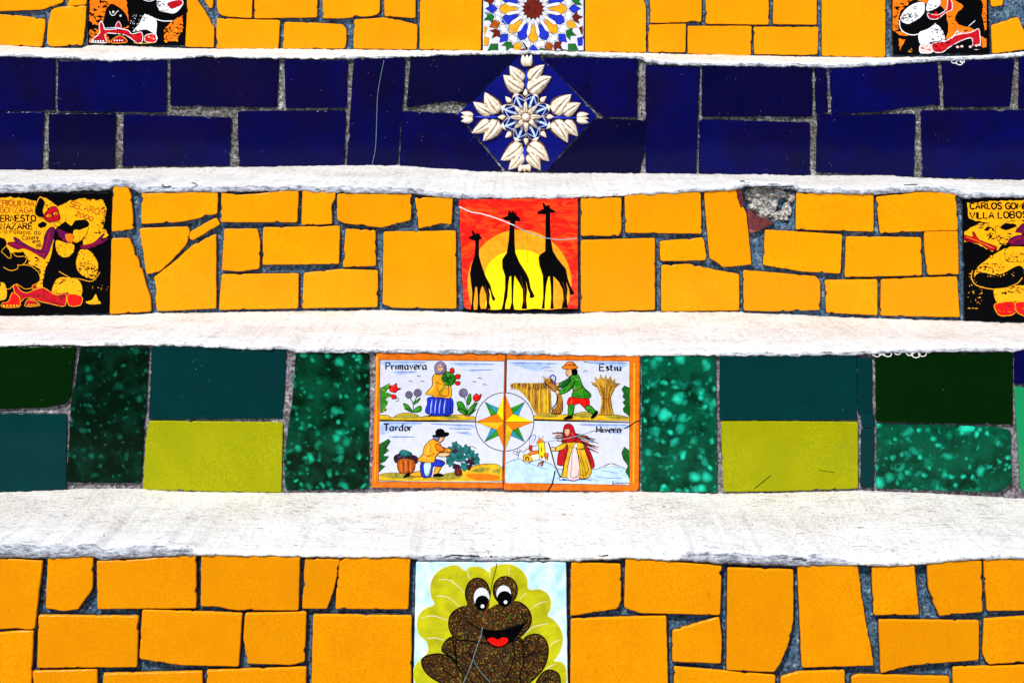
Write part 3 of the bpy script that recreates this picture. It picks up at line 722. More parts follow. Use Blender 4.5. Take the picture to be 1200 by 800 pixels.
# ------------------------------------------------------------------ the giraffe tile
gt = T(2, 400, 200, 3, '413,102 832,95 832,485 800,489 445,490 430,478', 'sunset', 'red tile painted with three giraffes before a sunset, cracked across', tilt=.05, proud=.001)
VG = (530, 225, 5.331)
p = Pic(gt, 'painted_sun', VG)
p.poly([(420+325*math.cos(a), 575+340*math.sin(a)) for a in (math.radians(150+i*240/40) for i in range(41))], 'amber')
p.poly('240,732 215,650 200,560 215,470 260,415 330,375 430,360 500,372 560,405 610,470 632,560 620,650 595,732', 'sunyellow', True)
p.build()
p = Pic(gt, 'painted_ground', VG)
p.poly('62,733 90,728 130,735 200,728 260,736 340,729 430,736 520,728 600,735 690,726 775,733 772,746 420,750 75,748', 'black', True); p.build()
for g, hl in (('97,288 128,268 118,240 128,240 148,265 152,255 160,255 160,262 172,258 172,270 188,292 168,298 166,330 168,400 178,440 210,530 238,580 245,610 255,640 270,670 258,682 247,665 240,625 228,600 235,640 232,690 242,730 212,730 215,690 212,640 190,585 180,600 172,640 172,700 180,735 155,735 160,690 158,640 155,595 145,590 138,640 132,700 135,735 115,735 122,690 125,630 118,575 110,510 118,460 138,400 145,340 143,305 125,300', '205,585 222,640 226,700'),
          ('310,162 345,150 355,110 368,130 372,120 388,118 385,135 400,122 400,145 420,160 428,185 395,180 388,230 390,320 395,380 420,440 465,510 480,545 490,600 515,650 505,662 482,660 485,640 470,600 460,555 468,610 462,670 468,730 432,730 442,680 440,610 420,570 390,522 385,560 382,620 380,690 388,735 358,735 370,690 370,610 368,525 358,528 350,580 345,650 332,700 330,735 308,735 318,690 330,600 330,525 312,470 312,420 340,380 352,300 358,220 360,180 335,178', '428,525 436,570 452,620 450,700'),
          ('528,128 560,110 572,105 562,70 572,68 588,90 592,78 600,85 608,78 610,100 640,118 645,130 612,130 612,200 615,290 630,370 660,420 710,480 722,540 735,580 765,635 735,645 730,610 712,560 720,610 715,660 722,725 682,725 695,670 690,610 665,560 632,525 632,600 630,680 635,728 612,728 618,660 615,590 608,525 600,530 588,580 582,640 578,690 578,728 558,728 568,660 568,590 565,520 545,460 538,410 548,390 580,370 582,300 582,210 583,140 560,138 540,140', '690,560 706,620 700,690')):
    p = Pic(gt, 'painted_giraffe', VG); p.poly(g, 'black'); p.stroke(hl, .35, 'brown'); p.build()
p = Pic(gt, 'crack', VG)
p.stroke('42,92 120,125 180,135 270,162 330,185 395,212', 1.15, 'seamwhite'); p.stroke('390,210 460,245 560,280 620,292 680,298 782,288', 1.1, 'seam'); p.stroke('470,250 472,340 468,440', .3, 'rust'); p.build()

# ------------------------------------------------------------------ the frog tile
ft = S(0, '487.5,658 663.5,658 666,834 484,834', 'watery', 'pale blue tile painted with a brown frog on a lime leaf, cracked down the middle', tilt=.05, proud=.001)
VF = (480, 650, 5.335)
p = Pic(ft, 'painted_leaf', VF, clip=(484.5, 655, 665.3, 833.5))
p.poly('35,800 20,740 45,670 110,610 112,565 100,535 55,490 45,430 60,370 100,330 155,305 133,260 130,180 165,110 230,70 300,62 345,95 370,75 420,68 470,85 495,105 510,75 570,55 640,58 700,90 735,145 740,200 760,215 810,210 860,235 885,285 880,340 865,375 900,400 940,450 960,510 950,580 920,640 905,660 950,665 980,710 980,800 940,900 500,960 80,900', 'leaflime', True, True, .9, 'cream')
for s_ in ('175,150 250,155 310,200 345,240', '165,255 240,262 310,320', '75,390 150,378 240,408', '105,520 160,515 215,530', '50,660 75,670', '362,80 365,120 382,152', '505,95 500,140', '620,75 622,120', '690,270 730,235', '755,335 810,300 858,288', '720,490 780,445 870,425', '875,570 905,540 940,530', '850,715 880,690 915,680'):
    p.stroke(s_, .9, 'cream', taper=True)
p.build()
p = Pic(ft, 'painted_frog', VF, clip=(484.5, 655, 665.3, 833.5))
sp = lambda t, lw=1.5: p.poly(t, 'speckled', True, True, lw)
sp('205,600 215,550 250,515 290,512 330,560 345,640 330,720 270,640'); sp('705,540 760,495 820,500 860,550 865,620 840,700 780,770 700,830 670,830 700,680')
sp('290,540 340,520 420,530 640,525 690,515 712,560 712,660 690,760 660,900 300,900 330,800 300,700')
p.stroke('640,540 655,600 640,690 600,770 560,850', 1.2); p.stroke('395,560 370,600 395,650 440,720 500,800', 1.2); p.stroke('275,540 290,640 340,720 400,800', 1.2)
sp('75,670 100,630 180,615 250,635 300,690 335,760 330,860 200,800 110,740'); p.stroke('200,670 220,720 290,770', 1.2)
sp('790,800 830,735 880,715 930,740 942,790 930,860 800,860'); p.stroke('720,640 770,610 810,610', 1.2); p.stroke('830,790 870,765 900,790', 1.2)
sp('245,440 262,365 330,322 400,330 480,345 540,312 600,300 680,290 740,335 762,400 740,460 690,510 650,535 560,560 450,545 340,530 280,515')
p.ell(425, 238, 76, 97, 'speckled', True, 1.5); p.ell(598, 218, 76, 86, 'speckled', True, 1.5)
p.poly('360,300 420,315 500,330 560,300 660,285 670,340 520,400 370,380', 'speckled', True)
p.poly('450,460 560,470 715,425 690,480 640,540 560,577 500,555 465,505', 'black', True)
p.stroke('358,408 400,438 455,464 560,472 650,455 720,420 738,395', 1.7); p.poly('485,525 520,512 550,525 580,512 615,520 605,550 560,568 515,555', 'red', True)
for cx, cy, rx, ry, px_, py_, prx, pry, gx, gy in ((450, 265, 52, 66, 455, 298, 45, 48, 456, 318), (588, 238, 48, 53, 594, 272, 47, 50, 600, 292)):
    p.ell(cx, cy, rx, ry, 'white', True, .8); p.ell(px_, py_, prx, pry, 'black'); p.ell(gx, gy, 12, 12, 'white')
p.ell(620, 385, 9, 9, 'pgreen'); p.build()
p = Pic(ft, 'crack', VF, clip=(484.5, 655, 665.3, 833.5))
p.stroke('547,45 540,85 515,180 500,280', .9, 'black'); p.stroke('500,280 470,370 455,420', .6, 'rust'); p.stroke('455,450 446,500 418,580 395,650 372,715 330,810', .7, 'seam'); p.stroke('395,650 440,720 505,795', .55, 'seam'); p.build()

# ------------------------------------------------------------------ the four-seasons picture: two tiles
CX, CY = 591.5, 494.0
sL = T(1, 400, 380, 3, '125,102 578,107 568,575 108,572', 'white', None, tilt=.04, proud=.001, corner=1.2) if False else None
M['border_glaze'] = P('border')
sL = T(1, 400, 380, 3, '125,102 576,107 567,574 108,572', 'border_glaze', 'left picture tile of spring and autumn scenes in an orange border', tilt=.03, proud=.0008, corner=1.5)
sR = T(1, 400, 380, 3, '583,107 1048,112 1045,575 1035,585 572,580', 'border_glaze', 'right picture tile of summer and winter scenes in an orange border, cracked', tilt=.03, proud=.0008, corner=1.5)
V1, V2, V3, V4 = (430, 405, 7.059), (580, 405, 6.667), (430, 485, 7.059), (580, 485, 6.667)
p = Pic(sL, 'painted_panel')
p.poly([(445.5, 421.5), (591.2, 423), (588.6, 565), (443.6, 564)], 'porcelain', line=True, lw=.8); p.poly([(445, 492), (560, 493), (560, 494.6), (445, 493.6)], 'black')
p.poly([(441, 417), (443, 417), (440, 566), (438.6, 566)], 'amber'); p.build()
p = Pic(sR, 'painted_panel')
p.poly([(593.8, 421), (738, 423), (737.5, 568), (591.5, 565)], 'porcelain', line=True, lw=.8); p.poly([(625, 491.2), (738, 494), (738, 495.4), (625, 492.6)], 'black')
p.poly([(742, 425), (744.5, 425), (743.5, 566), (741, 566)], 'amber'); p.build()
# clouds
for tile, view, ts in ((sL, V1, ('116,126 500,132 470,150 380,165 200,182 125,150', '690,138 1065,150 900,172 740,165', '815,195 1050,195 900,212 830,210', '205,210 420,212 300,238 220,226')),
                       (sL, V3, ('108,66 470,72 300,110 200,150 112,165', '500,72 890,90 880,115 780,108 620,92', '180,180 410,185 260,198', '650,110 880,120 760,128', '735,145 850,150 860,178 780,162')),
                       (sR, V2, ('110,125 490,135 440,150 420,165 380,185 330,200 230,175', '695,122 1045,130 1040,150 960,185 880,160 800,150')),
                       (sR, V4, ('640,72 1045,80 1040,110 900,105 760,95', '880,130 990,140 960,165'))):
    for t in ts:
        p = Pic(tile, 'painted_cloud', view, None, (445.5, 422.5, 590, 563) if tile is sL else (592.8, 422.5, 737.5, 566)); p.poly(t, 'sky', True)
        q = pts_of(t); p.stroke([(q[0][0]+30, q[0][1]+10), (q[1][0]-20, q[1][1]+4)], .7, 'blue', taper=True); p.build()
# ground strips
CL, CR = (444.2, 421, 590.3, 564), (592.4, 421, 738, 567)
p = Pic(sL, 'painted_ground', V1, None, (445, 421, 560, 563.5))
p.poly('110,575 170,575 210,595 260,565 340,555 410,570 450,590 500,577 600,582 720,572 790,570 830,580 890,588 892,612 110,612', 'gold', True, True, .7)
p.poly('225,590 300,565 400,570 450,592 380,600 260,600', 'olive', True); p.poly('600,595 720,578 780,595 700,605', 'olive', True)
p.build()
p = Pic(sL, 'painted_ground', V3, None, (444, 485, 588.6, 563.6))
p.poly('100,505 180,485 300,490 420,510 560,520 680,490 800,462 900,425 1000,410 1100,430 1102,552 100,548', 'gold', True, True, .7)
for t in ('105,510 200,490 320,500 420,520 300,535', '560,520 700,480 800,500 740,540 580,540', '860,470 960,440 1020,450 950,480', '1030,470 1095,450 1095,490'): p.poly(t, 'olive', True)
p.poly('820,500 950,490 1090,510 1080,540 900,545', 'orange', True); p.build()
p = Pic(sR, 'painted_ground', V2, None, (592, 421, 737.6, 492.8))
p.poly('308,548 380,520 500,535 620,530 700,515 830,540 960,540 1048,560 1048,583 308,573', 'gold', True, True, .7)
for t in ('330,545 420,530 500,545 420,560', '600,540 720,525 800,548 700,560', '860,550 980,548 1040,565 930,570'): p.poly(t, 'olive', True)
p.build()
p = Pic(sR, 'painted_snow', V4, None, (592.5, 485, 737.6, 565.5))
p.poly('70,400 190,350 250,385 330,352 440,390 500,430 760,430 830,415 910,385 1020,430 1060,520 1060,545 70,540', 'paleblue', True, True, .6, 'ink')
p.poly('850,418 910,386 975,420 920,405', 'white', True, True, .5)
for t in ('260,380 340,410 430,435', '470,495 700,490 800,520', '840,440 950,458', '780,485 900,500 1000,498'): p.stroke(t, .6, 'blue', taper=True)
p.build()
# spring
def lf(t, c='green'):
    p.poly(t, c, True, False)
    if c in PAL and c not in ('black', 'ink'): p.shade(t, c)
    q = catmull([p.px(v) for v in pts_of(t)], True, 4)
    cl = p.clip
    p.raw_stroke(q+[q[0]], .8, 'black')
def spiky(t, c='leafdark'):
    p.poly(t, c, False, True, .7)
    q = pts_of(t); cx = sum(v[0] for v in q)/len(q); cy = sum(v[1] for v in q)/len(q)
    for v in q[::2]: p.stroke([(cx+(v[0]-cx)*.2, cy+(v[1]-cy)*.72), (cx+(v[0]-cx)*.8, cy+(v[1]-cy)*.92)], .7, 'gold' if c == 'green' else 'green', False, True)
def thistle(x, y, r):
    p.ell(x, y, r, r, 'lilac', True, .8); p.stroke([(x+r*.75*(1-i/14)*math.cos(i*.9), y+r*.75*(1-i/14)*math.sin(i*.9)) for i in range(14)], .5)
p = Pic(sL, 'painted_plant', V1, 'tulip by the left border', CL)
p.stroke('175,400 200,415', 1.6, 'green'); p.stroke('170,350 200,350', 1.6, 'green')
spiky('112,350 150,332 185,310 190,340 150,385 195,395 188,420 148,440 172,460 165,490 148,508 165,530 120,555 112,558', 'green'); lf('195,330 215,330 245,310 250,345 282,355 250,370 235,387 190,372', 'red'); lf('195,408 230,405 246,430 215,440', 'red'); p.stroke('245,430 264,445 250,462 240,450', .7); p.build()
p = Pic(sL, 'painted_plant', V1, 'pair of thistles')
p.stroke('350,425 380,470 385,545', 1.1, 'leafdark'); p.stroke('420,412 385,475', 1.1, 'leafdark'); thistle(348, 405, 29); thistle(420, 390, 31)
for t in ('300,478 340,490 380,548 330,530', '446,498 402,515 385,552 446,540', '385,472 442,430 425,462 390,485', '310,520 350,528 378,552'): lf(t)
p.build()
p = Pic(sL, 'painted_plant', V1, 'thistle with a tulip')
p.stroke('800,418 825,470 830,560', 1.1, 'leafdark'); p.stroke('905,448 845,540', 1.1, 'leafdark'); thistle(798, 390, 35)
for t in ('745,468 792,470 830,565 765,530', '830,432 855,395 862,450 838,492', '915,468 882,530 830,575 850,512', '750,520 800,530 826,572 770,548', '905,520 870,560 840,575'): lf(t)
lf('880,420 905,395 925,410 948,400 935,440 910,460 885,450', 'red'); p.build()
p = Pic(sL, 'painted_woman', V1, 'woman in blue skirt and ochre jacket with bouquet')
lf('515,425 695,430 712,530 700,565 640,575 560,578 485,550 500,480', 'cobalt')
for x in (540, 575, 610, 650): p.stroke([(x, 445), (x-10, 500), (x-14, 560)], 1.1, 'sky', taper=True); p.stroke([(x+14, 440), (x+10, 560)], .5, 'ink')
lf('560,235 600,240 645,240 640,290 692,330 692,430 600,425 560,428 540,408 490,402 495,380 540,330 540,270', 'amber'); p.stroke('575,330 600,400', .6); p.stroke('560,300 620,320 650,330', .6); p.stroke('600,240 590,300', .5, 'rust')
lf('565,222 565,160 605,130 645,150 657,190 650,222 600,232', 'lilac'); p.ell(607, 185, 24, 30, 'skin', True, .6); p.stroke('590,178 625,178', .9); p.stroke('598,200 618,200', .6); p.stroke('600,175 604,195', .5)
lf('618,262 660,215 700,228 735,262 720,312 680,330 640,312'); p.stroke('650,240 690,300', .5); p.stroke('700,240 660,300', .5); lf('630,270 650,255 670,270 650,295', 'leafdark')
for x, y, r in ((650, 240, 14), (690, 265, 15), (715, 290, 13), (672, 300, 13), (700, 232, 12), (640, 310, 11)): p.poly([(x-r, y), (x-r*.3, y-r*.8), (x+r, y-r*.2), (x+r*.4, y+r*.8)], 'leafdark' if r > 12 else 'olive', line=True, lw=.5)
for t in ('688,192 715,185 722,220 695,226', '735,240 772,240 765,272 735,270', '738,295 772,300 762,325 733,320'): lf(t, 'red')
for t in ('650,315 610,370 595,408', '665,318 625,370 610,405'): p.stroke(t, 1., 'green')
p.ell(660, 340, 14, 11, 'skin', True, .5); p.stroke('505,582 540,576 560,582', 1.6); p.stroke('630,580 700,585', 1.2, 'ink')
p.build()
p = Pic(sL, 'painted_birds', V1)
for x, y in ((430, 250), (362, 293), (462, 294), (935, 268), (890, 298), (975, 320)): p.stroke([(x-18, y-5), (x-5, y), (x, y-1), (x+18, y+4)], .9, 'ink', taper=True)
p.build()
p = Pic(sL, 'painted_title', V1, 'Primavera'); lettering(p, 'Primavera', (158, 196), (494, 196), 56, 1.75, 'ink', True, .12); p.build()
p = Pic(sL, 'painted_title', V3, 'Tardor'); lettering(p, 'Tardor', (140, 137), (372, 137), 54, 1.8, 'ink', True, .12); p.build()
p = Pic(sR, 'painted_title', V2, 'Estiu'); lettering(p, 'Estiu', (818, 193), (988, 193), 50, 1.9, 'ink', True, .12); p.build()
p = Pic(sR, 'painted_title', V4, 'Hivern, crossed by the crack'); lettering(p, 'Hivern', (795, 143), (985, 143), 50, 1.6, 'ink', True, .2)
p.stroke('740,140 800,128 1000,122', .9, 'ink'); p.stroke('800,128 850,140 900,122 960,138 1000,118', .7, 'ink'); p.build()
# autumn
p = Pic(sL, 'painted_basket', V3, 'basket of grapes')
lf('225,352 280,328 400,345 422,380 392,412 300,378 240,402', 'grape'); [p.ell(235+q*16+rnd.uniform(-4, 4), 368+(q % 3)*13-6+(q > 8)*8, 11, 11, 'grape', True, .5, 10) for q in range(12)]; lf('262,375 388,380 382,480 270,482', 'rust')
for x in (280, 300, 320, 340, 360): p.stroke([(x, 385), (x+3, 475)], .9, 'oxblood' if x % 40 else 'orange')
lf('268,320 300,296 366,320 362,348 290,346', 'teal_leaf'); p.build()
p = Pic(sL, 'painted_fern', V3, None, CL)
spiky('100,250 180,205 195,225 160,280 182,300 130,342 182,350 150,390 104,412 152,430 100,482'); p.stroke('105,460 130,370 150,290 185,222', .6, 'black'); p.build()
p = Pic(sL, 'painted_vine', V3, 'grape vine')
lf('735,420 770,435 785,500 730,502', 'oxblood')
for i, (x, y) in enumerate(((730, 255), (770, 292), (820, 290), (862, 320), (895, 352), (700, 300), (682, 372), (740, 362), (790, 362), (905, 390), (692, 402), (805, 432), (840, 345), (760, 330), (720, 335))):
    r = 27+3*(i % 3); p.poly([(x+r*(1+.28*math.cos(5*a+i))*math.cos(a), y+r*(1+.28*math.cos(5*a+i))*math.sin(a)) for a in (2*math.pi*j/20 for j in range(20))], 'teal_leaf', line=True, lw=.6)
for x, y in ((730, 302), (845, 392), (860, 415), (728, 425), (850, 440), (745, 420), (865, 380)):
    for j in range(4): p.ell(x+rnd.uniform(-16, 16), y+rnd.uniform(-16, 16), 13, 13, 'grape', True, .4, 10)
p.stroke('840,275 870,265 905,285', .7); p.build()
p = Pic(sL, 'painted_picker', V3, 'kneeling grape picker in ochre jacket and black hat')
lf('340,498 450,470 452,515 370,512', 'amber'); lf('300,522 348,482 352,510', 'black'); lf('570,430 622,425 582,498 555,498', 'amber'); lf('550,502 600,490 634,510 560,516', 'black')
lf('450,395 560,372 642,395 620,432 550,432 530,512 455,516', 'cobalt'); lf('470,410 530,400 520,500 480,505', 'paleblue')
lf('545,205 600,235 622,270 692,290 682,315 600,322 572,345 560,390 530,400 420,385 460,330 480,260', 'amber'); p.stroke('465,330 510,345 560,330', .8, 'oxblood'); p.stroke('530,240 525,300 560,330', .6); p.stroke('500,350 490,390', .5)
lf('575,245 612,262 650,300 600,312 570,280', 'orange'); lf('590,325 682,318 678,345 600,350', 'skin'); lf('600,190 640,180 632,215 600,235 585,210', 'skin'); lf('550,188 600,185 590,218 560,216', 'lilac'); p.stroke('612,195 630,193', .7)
p.ell(605, 152, 40, 33, 'black'); p.poly('540,175 600,165 660,148 682,165 650,187 560,190', 'black', True); p.build()
# summer
p = Pic(sR, 'painted_wheat', V2, 'standing wheat')
p.poly('120,320 140,292 250,290 400,292 432,330 436,520 322,530 290,480 250,410 190,350', 'straw', True)
for i in range(34):
    x = 250+i*5.5; y1 = 525 if x > 320 else 410+(x-250)*1.6
    p.stroke([(x+rnd.uniform(-5, 5), 325), (x+rnd.uniform(-2, 2), y1-4)], .55, rnd.choice(['brown', 'gold', 'oxblood', 'gold', 'sunyellow']), False)
for i in range(36): x = 128+i*8.4; p.stroke([(x, 332+rnd.uniform(-12, 14)), (x+rnd.uniform(-6, 6), 292+rnd.uniform(-8, 8))], .9, rnd.choice(['oxblood', 'gold', 'brown', 'ink']), False, True)
p.build()
p = Pic(sR, 'painted_sheaf', V2, 'tied wheat sheaf')
p.poly('750,280 790,292 780,240 815,268 825,220 850,265 865,225 880,265 905,235 915,275 940,255 935,295 985,295 940,325 905,400 912,470 932,540 808,540 835,470 832,400 800,325 765,305', 'straw', line=True, lw=.6)
for i in range(16):
    u = -1+i/7.5; p.stroke([(868+u*68, 318-abs(u)*8), (868+u*32, 420), (870+u*58, 536)], .5, rnd.choice(['brown', 'gold', 'oxblood', 'rust']))
    p.stroke([(868+u*70, 320), (868+u*105, 262+abs(u)*30)], .8, rnd.choice(['oxblood', 'gold', 'ink', 'brown']), False, True)
p.stroke('834,408 868,414 905,408', .8, 'oxblood')
p.build()
p = Pic(sR, 'painted_fern', V2, None, CR)
spiky('1060,332 1010,310 990,340 1007,370 998,400 1020,420 998,440 1020,470 1000,490 1007,515 1050,552', 'leafdark'); p.build()
p = Pic(sR, 'painted_reaper', V2, 'reaper in green tunic and red breeches with orange hat')
lf('385,268 430,258 482,300 512,370 530,440 520,525 440,525 480,470 488,400 460,350 400,300', 'brown')
for i in range(9): p.stroke([(395+i*10, 275+i*4), (470+i*4, 350), (500+i*3, 420), (455+i*8, 522)], .5, rnd.choice(['gold', 'oxblood', 'straw']))
for i in range(8): p.stroke([(395+i*9, 280), (365+i*13, 238+rnd.uniform(-6, 8))], .9, rnd.choice(['oxblood', 'gold', 'ink']), False, True)
p.stroke('425,248 448,228 474,245 468,285 480,300', 1.6, 'cobalt'); lf('600,235 560,262 490,300 510,326 575,305', 'leafdark')
lf('600,400 722,405 738,460 712,490 660,450 600,472 565,455 575,412', 'red'); lf('575,465 620,462 605,548 575,550', 'green'); lf('700,488 745,465 792,520 770,537', 'green'); lf('575,545 604,550 597,568 538,572', 'black'); lf('770,532 795,505 802,528 768,565 750,562', 'black')
lf('600,230 650,225 692,320 748,375 735,407 640,405 600,390 610,345 590,270', 'green'); lf('610,252 622,300 570,357 512,377 498,350 560,310', 'green'); p.stroke('613,352 650,342 692,320', 1.3, 'oxblood'); p.stroke('640,370 650,400', .6); p.stroke('690,350 700,400', .6)
p.ell(488, 362, 17, 14, 'skin', True, .6); p.ell(488, 302, 12, 12, 'skin', True, .5); lf('560,190 600,184 606,225 580,242 557,222', 'skin'); lf('600,188 636,184 642,220 610,228', 'black'); p.stroke('566,205 580,204', .6); p.stroke('562,228 575,226', .5)
lf('548,165 558,132 600,125 624,140 628,168', 'orange'); p.ell(585, 167, 63, 17, 'orange', True, .8); p.stroke('690,205 705,192 722,204', .7, 'ink'); p.stroke('365,172 400,168 445,172', .7, 'ink', taper=True); p.stroke('385,190 450,196', .6, 'ink', taper=True); p.stroke('695,126 722,130', .9, 'ink'); p.build()
# winter
p = Pic(sR, 'painted_cottage', V4, 'snowy farmhouse with smoking chimney')
pf = lambda t, c: p.poly(t, c, False, True, .8)
pf('222,318 266,310 300,360 268,372 222,362', 'gold'); pf('268,312 342,300 346,352 300,364', 'cream'); pf('338,224 386,216 394,332 346,338', 'sunyellow'); pf('320,226 350,184 394,217', 'orange'); pf('256,312 284,290 340,282 342,304 270,320', 'orange'); pf('268,240 290,242 290,288 268,284', 'red'); pf('392,308 414,312 412,358 394,352', 'orange')
p.stroke('240,360 245,335 260,338 262,360', 1.4, 'oxblood'); p.stroke('362,260 364,290', 1.2, 'ink'); p.stroke('365,320 368,345', 1.6, 'ink'); lf('385,310 412,305 414,330 390,330', 'orange')
p.stroke('275,232 268,200 285,170 312,162 318,185 300,215 285,222', .7, 'cobalt'); p.stroke('280,205 300,185', .5, 'cobalt'); p.stroke('345,184 340,170', .6); p.stroke('372,190 374,168', .6)
p.stroke('180,345 182,310 160,290 140,300', .8); p.stroke('182,310 205,285 215,290', .7); p.stroke('180,318 150,312', .7); p.stroke('178,300 180,270', .7); p.stroke('192,298 195,272', .6); p.stroke('340,405 345,385 380,370 360,400 375,395', 2., 'brown'); p.stroke('215,300 260,268 330,240', .7); p.build()
p = Pic(sR, 'painted_firewood_carrier', V4, 'hooded woman in red cape carrying sticks')
for i in range(26):
    x0 = 440+rnd.uniform(0, 110); y0 = 140+i*2.6+rnd.uniform(-8, 8); x1 = 700+rnd.uniform(0, 125); y1 = y0+18+(x1-700)*.42+i*1.2
    p.stroke([(x0, y0), ((x0+x1)/2, (y0+y1)/2-12), (x1, y1)], .9, ('black', 'oxblood', 'ink', 'rust')[i % 4], True)
lf('500,290 520,260 530,180 540,95 575,75 610,95 637,170 690,220 742,290 777,390 760,422 700,400 510,400 488,372', 'crimson')
lf('520,470 570,270 560,215 690,225 700,270 752,430 737,482 700,502 520,490', 'gold'); lf('600,280 640,280 662,496 563,496', 'pink')
for t in ('560,300 540,400 528,485', '660,290 690,380 715,490', '640,290 680,400 690,495', '605,290 598,400 590,490'): p.stroke(t, .6)
lf('555,220 552,262 480,288 478,260', 'gold'); lf('632,220 692,232 695,270 640,270', 'gold'); lf('435,262 470,260 472,284 440,284', 'skin'); p.ell(632, 245, 14, 16, 'white', True, .5)
lf('542,122 585,118 582,162 555,168', 'skin'); p.stroke('548,132 560,130', .6); p.stroke('570,135 580,132', .6); p.stroke('556,154 572,152', .6, 'red'); lf('530,180 600,185 640,175 620,215 545,215', 'crimson')
p.stroke('418,222 445,310 470,400 512,492', 1.4, 'ink'); p.stroke('525,505 560,512', 1.2); p.stroke('670,505 715,500', 1.2); p.stroke('500,500 530,515 700,508 760,520', .8, 'blue')
p.build()
p = Pic(sR, 'painted_fern', V4, None, CR)
spiky('1060,292 1010,255 990,300 1003,350 1040,400 1020,450 1050,502', 'leafdark'); p.build()
p = Pic(sR, 'painted_signature', V4); p.stroke('935,522 920,525 918,535 930,538 925,546 915,545', .8, 'ink'); p.stroke('938,545 945,532 955,545 965,532 972,544 985,533 990,545 1000,534 1010,544 1020,535 1045,538', .8, 'ink'); p.build()
# compass star shared by both tiles
for tile, clip in ((sL, (540, 440, 589.8, 545)), (sR, (592.8, 440, 650, 545))):
    p = Pic(tile, 'painted_compass', (0, 0, 1), 'half of a compass star in a ring', clip)
    pol = lambda r, a: (CX+r*math.cos(math.radians(a)), CY-r*math.sin(math.radians(a)))
    p.poly([pol(34.2, a) for a in range(0, 360, 8)], 'porcelain', line=True, lw=.9)
    for a, c1, c2 in ((45, 'cyan', 'green'), (135, 'green', 'cyan'), (225, 'green', 'cyan'), (315, 'green', 'cyan')):
        if a == 135: c1, c2 = 'cyan', 'green'
        if a == 45: c1, c2 = 'cyan', 'green'
        if a == 225: c1, c2 = 'cyan', 'green'
        if a == 315: c1, c2 = 'cyan', 'green'
        p.poly([pol(33, a), pol(0, 0), pol(16, a-26)], c1, line=True, lw=.6); p.poly([pol(33, a), pol(0, 0), pol(16, a+26)], c2, line=True, lw=.6)
    for a, cm, cp in ((0, 'orange', 'sunyellow'), (90, 'orange', 'sunyellow'), (180, 'orange', 'sunyellow'), (270, 'orange', 'sunyellow')):
        if a in (180,): cm, cp = 'orange', 'gold'
        if a == 270: cm, cp = 'orange', 'gold'
        if a in (180, 270): a_m, a_p = cp, cm
        p.poly([pol(34, a), pol(0, 0), pol(13.5, a-45)], cm, line=True, lw=.6); p.poly([pol(34, a), pol(0, 0), pol(13.5, a+45)], cp, line=True, lw=.6)
    p.build()
p = Pic(sR, 'crack', V4)
p.stroke('410,605 425,580 448,540 470,440', 1.5, 'black'); p.build()
p = Pic(sR, 'crack', V4); p.stroke('1130,52 1095,62 1060,88 1010,112', 1.5, 'black'); p.build()
p = Pic(sR, 'crack', V4); p.stroke('370,215 430,212 480,200 560,188 640,170 780,130', .8, 'seam'); p.build()

# ------------------------------------------------------------------ the star-pattern tile
st = S(4, '567,-58 684,-58 684,59.5 565.8,60.5', 'porcelain_tile' if False else 'yellow', 'tile with a many coloured star pattern', tilt=.04, proud=.001) if False else None
M['porcelain_glaze'] = P('porcelain')
st = S(4, '567,-58 684,-58 684,59.5 565.8,60.5', 'porcelain_glaze', 'white tile with a star pattern in blue, orange, green and brown', tilt=.04, proud=.001, corner=1)
p = Pic(st, 'painted_star_pattern', (0, 0, 1), None, (567, -57, 683, 59.3))
SX, SY = 624.8, 10.5
def ring(a, pts): 
    c, s_ = math.cos(math.radians(a)), math.sin(math.radians(a))
    return [(SX+r*c-t*s_, SY+r*s_+t*c) for r, t in pts]
for i in range(16):
    a = i*22.5
    p.poly(ring(a, [(17, 0), (32, -6.1), (36.5, -4.8), (40, 0), (36.5, 4.8), (32, 6.1)]), 'amber' if i % 2 == 0 else 'cobalt', line=True, lw=.7)
for i in range(16):
    a = i*22.5; am = a+11.25
    p.poly(ring(am, [(13, 0), (17, -1.7), (29, -2.2), (33.5, 0), (29, 2.2), (17, 1.7)]), 'white', line=True, lw=.55)
    p.poly(ring(am, [(38, -2.6), (40.5, -5.2), (44, -5), (46, -2.6), (45, 0), (46, 2.6), (44, 5), (40.5, 5.2), (38, 2.6), (39, 0)]), 'white', False, True, .55)
    c = ('cobalt', 'pgreen', 'orange', 'oxblood')[i % 4]
    p.poly(ring(a, [(41.5, 0), (47.5, -5.5), (56, 0), (47.5, 5.5)]), ('cobalt', 'amber', 'cobalt', 'rust')[i % 4] if i % 2 else 'cobalt', line=True, lw=.6)
    p.poly(ring(am, [(46.5, 0), (51, -7), (53, -3), (60, -2), (54, 2), (57, 7), (50, 5)]), ('oxblood', 'pgreen')[i % 2], line=True, lw=.6)
    p.poly(ring(a, [(58, 0), (64, -6), (72, -3), (72, 3), (64, 6)]), ('amber', 'oxblood', 'pgreen', 'amber')[i % 4], line=True, lw=.6)
    p.poly(ring(am, [(62, 0), (68, -7), (76, 0), (68, 7)]), ('amber', 'cobalt')[i % 2], line=True, lw=.6)
p.poly([(SX+(13.4 if i % 2 else 10.6)*math.cos(math.pi*i/16), SY+(13.4 if i % 2 else 10.6)*math.sin(math.pi*i/16)) for i in range(32)], 'oxblood', line=True, lw=.5)
p.build()
p = Pic(st, 'crack'); p.stroke('569,16 582,17.5 591,25 600,37 608,46 616,58', .9, 'seam'); p.stroke('613,50 618,58', 1.8, 'black'); p.build()
p = Pic(cracked_navy, 'crack', (400, 0, 3)); p.stroke('150,212 140,260 128,330 124,420 120,520 108,578', .38, 'seam'); p.build()
